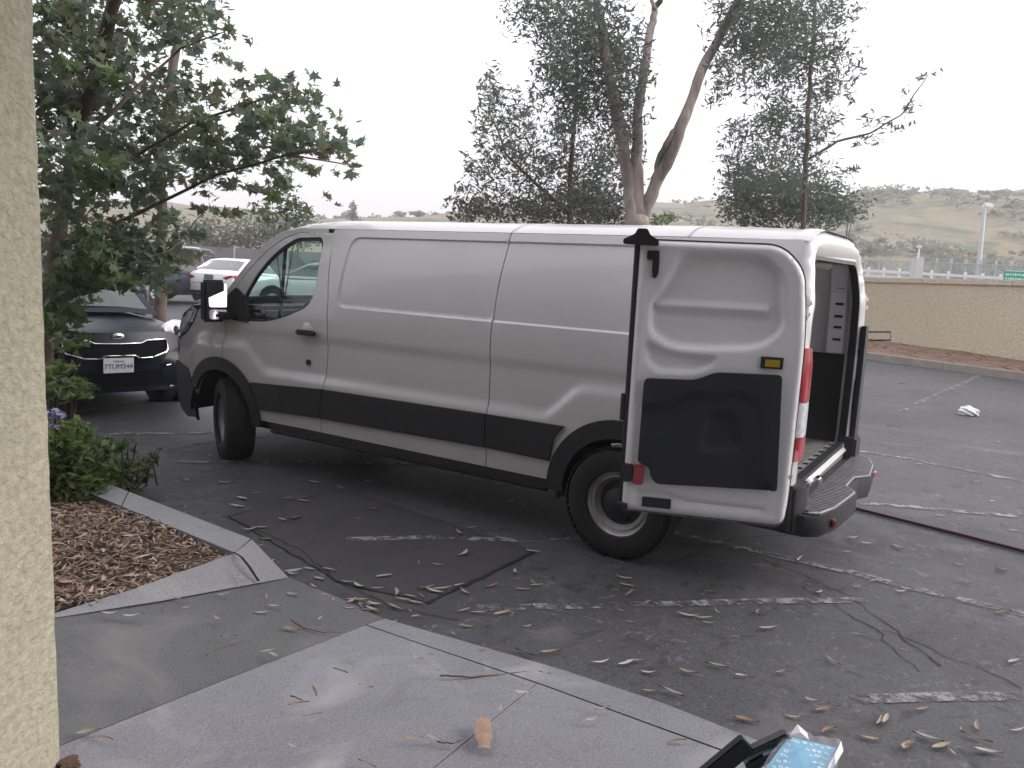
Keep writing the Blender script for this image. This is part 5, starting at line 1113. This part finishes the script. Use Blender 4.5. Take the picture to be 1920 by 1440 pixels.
DC = 1.95
cart = empty('tool_cart', (at(1440, 1440, DC).x, DC, -.08), 0, 'black cart frame cut by the lower edge of the photo, next to the slab corner', 'cart'); co = Vector(cart.location)
def cbar(nm, p, q, wpx, m_=BLACKP, d=DC, th=.03, parent=cart):
    a_, b_ = at(*p, d)-co, at(*q, d)-co; k_ = d/1516; mb = MB(); dv_ = (b_-a_).normalized(); n_ = Vector((0, 1, 0)); s_ = dv_.cross(n_).normalized()*wpx*k_/2; t_ = n_*th
    mb.add([a_-s_, b_-s_, b_+s_, a_+s_, a_-s_+t_, b_-s_+t_, b_+s_+t_, a_+s_+t_], [(0, 1, 2, 3), (7, 6, 5, 4), (0, 4, 5, 1), (1, 5, 6, 2), (2, 6, 7, 3), (3, 7, 4, 0)]); return mb.build(nm, m_, parent, bevel=.004)
cbar('side_rail', (1405, 1398), (1318, 1470), 38); cbar('crossbar', (1478, 1381), (1400, 1418), 13, mat('dark_grey_tube', (.06, .06, .065), .45)); rl = cbar('label_rail', (1490, 1393), (1408, 1440), 26, BLACKP, DC+.01)
cbar('label_strip', (1458, 1404), (1430, 1416), 8, RAILM, DC-.004, .003); cbar('shelf', (1400, 1442), (1450, 1420), 20, mat('dark_grey_tube2', (.03, .03, .035), .5), DC+.05)
for px in (1330, 1560):
    q_ = at(px, 1470, DC)-co; mb = MB(); mb.tube([q_, (q_.x, q_.y, .05)], .015, 8); mb.build('leg', BLACKP, cart)
    mb = MB(); mb.lathe([(0, -.02), (.05, -.02), (.05, .02), (0, .02)], 16, Matrix.Translation((q_.x, q_.y, .05))); mb.build('wheel', RUBBER, cart)
# package: a blue printed pack inside clear crinkled wrap
PD = 1.85
pk_ = empty('wrapped_package', at(1510, 1440, PD)[:], 0, 'light blue package with white round marks in crinkled clear wrap, at the bottom edge', 'package'); po = Vector(pk_.location)
BLU = mat('pack_blue', (.13, .50, .76), .5, var=.12, vscale=12); PW = mat('pack_white', (.80, .95, 1.0), .5)
def pq(px, py, d=PD): return at(px, py, d)-po
face = [pq(1480, 1380, 1.98), pq(1568, 1402, 1.95), pq(1530, 1480, 1.75), pq(1418, 1465, 1.78)]
dn_ = Vector((0, .03, -.05)); mb = MB(); mb.add(face+[v+dn_ for v in face], [(0, 1, 2, 3), (7, 6, 5, 4), (0, 4, 5, 1), (1, 5, 6, 2), (2, 6, 7, 3), (3, 7, 4, 0)]); pb = mb.build('printed_pack', BLU, pk_)
def fc(u, v): return (face[0].lerp(face[1], u)).lerp(face[3].lerp(face[2], u), v)
fn_ = (face[1]-face[0]).cross(face[3]-face[0]).normalized(); fn_ = fn_ if fn_.z > 0 else -fn_
for i in range(7):
    for j in range(7):
        c_ = fc(.12+.125*i+random.uniform(-.02, .02), .08+.12*j+random.uniform(-.02, .02))+fn_*.002; r1 = random.uniform(.0045, .0065); e1 = (face[1]-face[0]).normalized(); e2 = fn_.cross(e1)
        mb = MB()
        ring = [[c_+(e1*cos(t)+e2*sin(t))*rr for t in np.linspace(0, 2*pi, 13)[:-1]] for rr in (r1, r1*(.45 if random.random() < .6 else 0.02))]
        mb.add(ring[0]+ring[1], [(k, (k+1) % 12, 12+(k+1) % 12, 12+k) for k in range(12)]); mb.build('round_mark', PW, pb)
WR = mat('clear_wrap', (.80, .80, .86), .22, coat=1); nt = WR.node_tree; b_ = nt.nodes['Principled BSDF']; tb = nt.nodes.new('ShaderNodeBsdfTransparent'); x_ = nt.nodes.new('ShaderNodeMixShader'); lw_ = nt.nodes.new('ShaderNodeLayerWeight'); lw_.inputs[0].default_value = .25
mr_ = nt.nodes.new('ShaderNodeMapRange'); mr_.inputs['To Min'].default_value = .06; mr_.inputs['To Max'].default_value = .45; nt.links.new(lw_.outputs['Facing'], mr_.inputs[0]); nt.links.new(mr_.outputs[0], x_.inputs[0]); nt.links.new(tb.outputs[0], x_.inputs[1]); nt.links.new(b_.outputs[0], x_.inputs[2])
nt.links.new(x_.outputs[0], [n for n in nt.nodes if n.type == 'OUTPUT_MATERIAL'][0].inputs[0])
vs = []; NU, NV = 14, 12
for j in range(NV+1):
    for i in range(NU+1):
        u, v = -.06+1.22*i/NU, -.10+1.2*j/NV; p = fc(u, v)+fn_*(.009+.0025*sin(u*11+v*7)+.0015*sin(v*23-u*9))
        if u > 1.02 or v < -.02 or u < -.02: p -= fn_*.02*max(0, u-1.02)*6; p += fn_*random.uniform(-.004, .008)
        vs.append(p)
wr = raw('clear_wrap', vs, [(j*(NU+1)+i, j*(NU+1)+i+1, (j+1)*(NU+1)+i+1, (j+1)*(NU+1)+i) for j in range(NV) for i in range(NU)], WR, pk_, 180)
FW_ = mat('wrap_fold', (.70, .68, .76), .3, coat=.8)
c1, c2, c3 = fc(1.02, .0), fc(1.20, .12), fc(1.05, 1.0)
mb = MB(); mb.add([fc(1.0, 0)+fn_*.004, fc(1.06, -.06)+fn_*.016, fc(1.17, .10)+fn_*.006, fc(1.14, .5)+fn_*.012, fc(1.12, 1.0)+fn_*.0, fc(1.0, 1.0)+fn_*.004, fc(1.06, .3)+fn_*.014], [(0, 1, 6), (1, 2, 6), (2, 3, 6), (3, 4, 6), (4, 5, 6), (5, 0, 6)]); mb.build('wrap_fold', FW_, pk_)
mb = MB(); mb.add([fc(.0, .0)+fn_*.003, fc(.02, -.22)+fn_*.01, fc(.30, -.14)+fn_*.004, fc(.42, .0)+fn_*.003, fc(.2, -.04)+fn_*.012], [(0, 1, 4), (1, 2, 4), (2, 3, 4), (3, 0, 4)]); mb.build('wrap_fold', FW_, pk_)

# ------------------------------------------------------------------ fallen leaves
LM = [mat('dry_leaf_pale', (.38, .34, .29), .7, var=.2, vscale=20), mat('dry_leaf_tan', (.36, .28, .20), .7, var=.25, vscale=20), mat('dry_leaf_white', (.42, .40, .375), .7), mat('dry_leaf_brown', (.26, .17, .11), .7)]
def leaf_mesh(seed, m_):
    rs = random.Random(seed); n = 6; cur = rs.uniform(-.5, .5); vs = []; lift = rs.uniform(.0, .16)
    for i in range(n+1):
        t = i/n; w_ = .085*sin(pi*min(1, t*1.02+.0))**.75*(1.15-.5*t)+.004; x = t-.5; yc = cur*(t-.5)**2; z = lift*abs(t-.5)**1.5*1.2+.02
        vs += [(x, yc-w_, z+.045), (x, yc, z), (x, yc+w_, z+.05)]
    me = bpy.data.meshes.new('leaf'); me.from_pydata(vs, [], [(3*i+j, 3*i+j+1, 3*i+j+4, 3*i+j+3) for i in range(n) for j in (0, 1)]); me.materials.append(m_)
    me.polygons.foreach_set('use_smooth', [True]*len(me.polygons)); me.update(); return me
LMS = [leaf_mesh(k, LM[k % 4]) for k in range(16)]
PLACES = [((560, 975), 'on the dark asphalt patch, at its kerb end'), ((850, 980), 'on the dark asphalt patch, at its van end'), ((700, 1110), 'in the gutter crack along the ramp foot'), ((830, 1115), 'at the near corner of the asphalt patch'), ((1180, 1100), 'on the asphalt just below the rear wheel'),
  ((1150, 1140), 'along the worn white line below the rear wheel'), ((1250, 1280), 'on the asphalt beside the edge of the front slab'), ((1550, 1340), 'on the asphalt just above the blue package'), ((1780, 1390), 'on the asphalt in the lower right corner'), ((1850, 1300), 'beside the broken white line at the right edge'),
  ((1500, 1050), 'on the asphalt below the open rear door'), ((1700, 1100), 'beside the long faded line right of the rear wheel'), ((1700, 900), 'on the asphalt beside the rear step'), ((1700, 770), 'on the far asphalt beside the stall line'), ((1860, 980), 'near the dark red hose'), ((1850, 800), 'on the asphalt near the white bag'),
  ((250, 810), 'on the asphalt in front of the dark crossover'), ((380, 870), 'on the asphalt by the front wheel'), ((620, 900), 'on the asphalt under the van side'), ((900, 900), 'under the van just ahead of the rear wheel'), ((1450, 1180), 'on the open asphalt right of the worn white line'), ((470, 960), 'on the asphalt close to the bed kerb')]
SPL = [((220, 1150), 'on the walk just below the mulch bed'), ((400, 1180), 'on the middle of the grey ramp slab'), ((510, 1120), 'on the grey ramp slab near the kerb end'), ((610, 1130), 'at the foot of the ramp slab'), ((700, 1290), 'on the front slab near the ramp'), ((860, 1240), 'on the kerb strip of the front slab'), ((800, 1390), 'on the front slab near the bark piece'),
  ((180, 1380), 'on the walk near the pillar foot'), ((570, 1350), 'on the left part of the front slab'), ((1120, 1340), 'on the right part of the front slab'), ((1270, 1390), 'on the front slab near the black cart')]
CN = ['pale', 'tan', 'whitish', 'brown']
def drop(px, py, h, L, ang, label, group, k=None, tilt=.1):
    ki = random.randrange(16); p = gp(px, py, h); o = bpy.data.objects.new('fallen_leaf', LMS[ki]); COL.objects.link(o)
    pl_ = PLACES if group == G1 else SPL if group == G2 else [((200, 1100), 'on the mulch bed near the walk'), ((330, 1050), 'on the mulch bed near the kerb corner'), ((200, 990), 'on the mulch bed below the green bush')]
    wh = min(pl_, key=lambda q: hypot(q[0][0]-px, q[0][1]-py))[1]; label = '%s%s dry leaf %s' % ('small ' if L < .075 else 'long ' if L > .10 else '', CN[ki % 4], wh)
    p.z += .002; o.location = p; o.rotation_euler = (random.uniform(-tilt, tilt), random.uniform(-tilt, tilt), ang); o.scale = (L, L*random.uniform(.7, 1.5), L*random.uniform(.6, 1.4))
    tag(o, label, 'leaf', group)
G1, G2, G3 = 'leaves fallen on the asphalt', 'leaves fallen on the sidewalk', 'leaves lying on the mulch bed'
A_L, S_L = 'dry curled eucalyptus leaf lying on the asphalt of the lot', 'dry curled eucalyptus leaf lying on the concrete sidewalk'
asph = [(445, 950), (455, 935), (480, 925), (540, 935), (570, 940), (530, 975), (467, 995), (492, 990), (498, 1012), (553, 972), (600, 1085), (550, 1072), (580, 1067), (618, 1069), (650, 1092), (672, 1100), (720, 1080), (785, 1055), (822, 1060), (710, 1105), (745, 1112), (755, 1125), (770, 1118), (790, 1118), (800, 1103), (815, 1110), (780, 1130), (830, 1105), (860, 1098), (870, 1110),
        (655, 1142), (670, 1125), (700, 1133), (740, 1140), (870, 1145), (875, 1175), (690, 1145), (860, 1000), (960, 940), (985, 950), (700, 955), (1000, 1035), (940, 1010), (885, 990), (870, 1040), (1175, 1098), (1180, 1113), (1170, 1085), (1005, 1098), (980, 1105), (940, 1150), (1128, 1243), (1215, 1262), (1175, 1245), (1345, 1250), (1390, 1268), (1290, 1262), (1260, 1300), (1218, 1298),
        (1522, 1315), (1545, 1330), (1400, 1350), (1485, 1345), (1550, 1370), (1630, 1385), (1650, 1355), (1740, 1385), (1700, 1400), (1710, 1395), (1765, 1400), (1830, 1385), (1850, 1410), (1910, 1370), (1690, 1110), (1640, 1090), (1700, 1105), (1500, 1050), (1330, 1110), (1290, 1155), (1320, 1160), (1270, 1135), (1420, 1150), (1330, 1170), (1190, 1240), (1030, 1225), (985, 1225),
        (1600, 1010), (1625, 1020), (1590, 1035), (1680, 1025), (1900, 995), (1885, 985), (1730, 875), (1725, 870), (1640, 778), (1670, 798), (1710, 742), (1690, 740), (1830, 905), (1880, 785), (1870, 830), (1690, 720), (1670, 700), (1800, 1060), (1770, 1032), (1860, 940),
        (205, 820), (240, 815), (220, 795), (155, 805), (290, 765), (300, 790), (355, 845), (420, 845), (395, 855), (350, 900), (420, 905), (390, 880), (330, 855), (590, 905), (640, 915), (560, 915), (690, 905), (830, 885), (880, 892), (900, 905), (930, 902), (1010, 920), (1660, 1350), (1730, 1330), (1900, 1240), (1880, 1150), (1560, 1240), (1440, 1180)]
for px, py in asph:
    drop(px, py, .006, random.uniform(.07, .125), random.uniform(-.7, .7) if random.random() < .6 else random.uniform(0, 6.28), A_L, G1)
for k in range(95):
    t = random.random(); bx_, by_ = (np.interp(t, [0, .4, 1], [430, 640, 1000]), np.interp(t, [0, .4, 1], [1000, 1120, 1240])) if random.random() < .25 else (random.uniform(150, 1900), random.uniform(760, 1430))
    px, py = bx_+random.gauss(0, 12), by_+random.gauss(0, 12)
    if py < 1010-.4*(px-440)+0 and px < 440 and py > 900: continue
    g_ = gp(px, py)
    if inside(g_.x, g_.y, [(v.x, v.y) for v in oe+[l2+Vector((0, -1.5, 0)), l2+Vector((-3, 2, 0)), k_far+Vector((-2, -2, 0)), k_far, kc, gp(541, 1082)]]): continue
    drop(px, py, .006, random.choice([random.uniform(.02, .05), random.uniform(.05, .10)]), random.uniform(0, 6.28), A_L, G1)
side_l = [((205, 1152), .14), ((245, 1157), .135), ((335, 1124), .10), ((407, 1160), .10), ((428, 1195), .10), ((350, 1140), .10), ((515, 1138), .05), ((490, 1150), .05), ((545, 1180), .05), ((545, 1115), .03), ((500, 1120), .04), ((420, 1115), .08), ((455, 1085), .08), ((610, 1115), .02), ((625, 1125), .02), ((515, 1230), .09), ((500, 1222), .09), ((600, 1160), .04),
          ((685, 1290), .13), ((590, 1300), .13), ((870, 1238), .05), ((775, 1385), .15), ((815, 1385), .15), ((780, 1235), .08), ((550, 1400), .15), ((165, 1373), .15), ((200, 1385), .15), ((585, 1342), .15), ((1130, 1330), .14), ((1110, 1350), .15), ((980, 1300), .14), ((940, 1330), .15), ((690, 1435), .15), ((1270, 1390), .15), ((640, 1260), .11), ((560, 1320), .13)]
for (px, py), h in side_l: drop(px, py, h+.006, random.uniform(.05, .085), random.uniform(-.8, .8) if random.random() < .6 else random.uniform(0, 6.28), S_L, G2)
for k in range(26):
    px, py = random.uniform(110, 420), random.uniform(960, 1130); g_ = gp(px, py, .15)
    if inside(g_.x, g_.y, vis): drop(px, py, .17, random.uniform(.05, .10), random.uniform(0, 6.28), 'dry pale leaf lying on the bark mulch of the bed', G3)
# bark piece and twigs
c_ = gp(907, 1375, .165); Lb = .19; vs = []
for i in range(9):
    t = i/8; w_ = .026*(1-.25*abs(t-.6))*(1+.12*sin(i*2.3)); vs += [(-w_+random.uniform(-.007, .007), (t-.5)*Lb, .002+.004*random.random()), (0, (t-.5)*Lb, .006), (w_+random.uniform(-.007, .007), (t-.5)*Lb, .002+.005*random.random())]
bk = raw('bark_piece', vs, [(3*i+j, 3*i+j+1, 3*i+j+4, 3*i+j+3) for i in range(8) for j in (0, 1)], mat('pink_bark', (.36, .24, .18), .8, var=.2, vscale=20, bump=.15, bscale=120), None, 180)
bk.location = c_; bk.rotation_euler = (0, 0, .05); tag(bk, 'flat pinkish brown strip of bark lying across the joint of the front slab', 'bark')
def twig(pts, h, r0, label):
    P_ = [gp(x, y, hh+.008) for (x, y), hh in zip(pts, h)]; Q_ = []
    for i in range(len(P_)-1):
        for k in range(5): Q_.append(P_[i].lerp(P_[i+1], k/5)+Vector((random.uniform(-.003, .003), random.uniform(-.003, .003), random.uniform(0, .004))))
    Q_.append(P_[-1]); mb = MB(); mb.tube(Q_, [r0*(1-.6*i/len(Q_)) for i in range(len(Q_))], 6); tag(mb.build('twig', bpy.data.materials['twig'], None, smooth=60), label, 'twig')
twig([(826, 1267), (880, 1270), (940, 1266), (1000, 1258), (1038, 1265)], [.10, .09, .08, .08, .09], .0045, 'long thin dark twig lying across the kerb joint of the front slab')
twig([(545, 1163), (575, 1180), (610, 1187), (640, 1186)], [.03, .04, .04, .04], .003, 'curved thin twig on the grey ramp slab')
twig([(388, 1230), (400, 1220), (440, 1208), (460, 1200)], [.1, .1, .1, .1], .0025, 'faint curved twig on the middle of the grey walkway')
twig([(545, 1305), (568, 1313)], [.14, .14], .003, 'short straight twig lying on the left of the front slab')
twig([(820, 1392), (850, 1395), (870, 1386)], [.15, .15, .15], .003, 'short twig beside a pale leaf near the bottom of the front slab')

# ------------------------------------------------------------------ evening haze
me = bpy.data.meshes.new('haze'); x0, x1, y0, y1, z0_, z1_ = -990, 990, -60, 930, -2.2, 75
me.from_pydata([(x, y, z) for z in (z0_, z1_) for x, y in ((x0, y0), (x1, y0), (x1, y1), (x0, y1))], [], [(3, 2, 1, 0), (4, 5, 6, 7), (0, 1, 5, 4), (1, 2, 6, 5), (2, 3, 7, 6), (3, 0, 4, 7)])
hm = bpy.data.materials.new('haze_air'); hm.use_nodes = True; nt = hm.node_tree; nt.nodes.clear(); o1 = nt.nodes.new('ShaderNodeOutputMaterial'); v1 = nt.nodes.new('ShaderNodeVolumePrincipled')
v1.inputs['Density'].default_value = .0020; v1.inputs['Color'].default_value = (.98, .975, .98, 1); v1.inputs['Anisotropy'].default_value = .0; nt.links.new(v1.outputs[0], o1.inputs['Volume'])
me.materials.append(hm); o = bpy.data.objects.new('haze', me); COL.objects.link(o); o['kind'] = 'stuff'
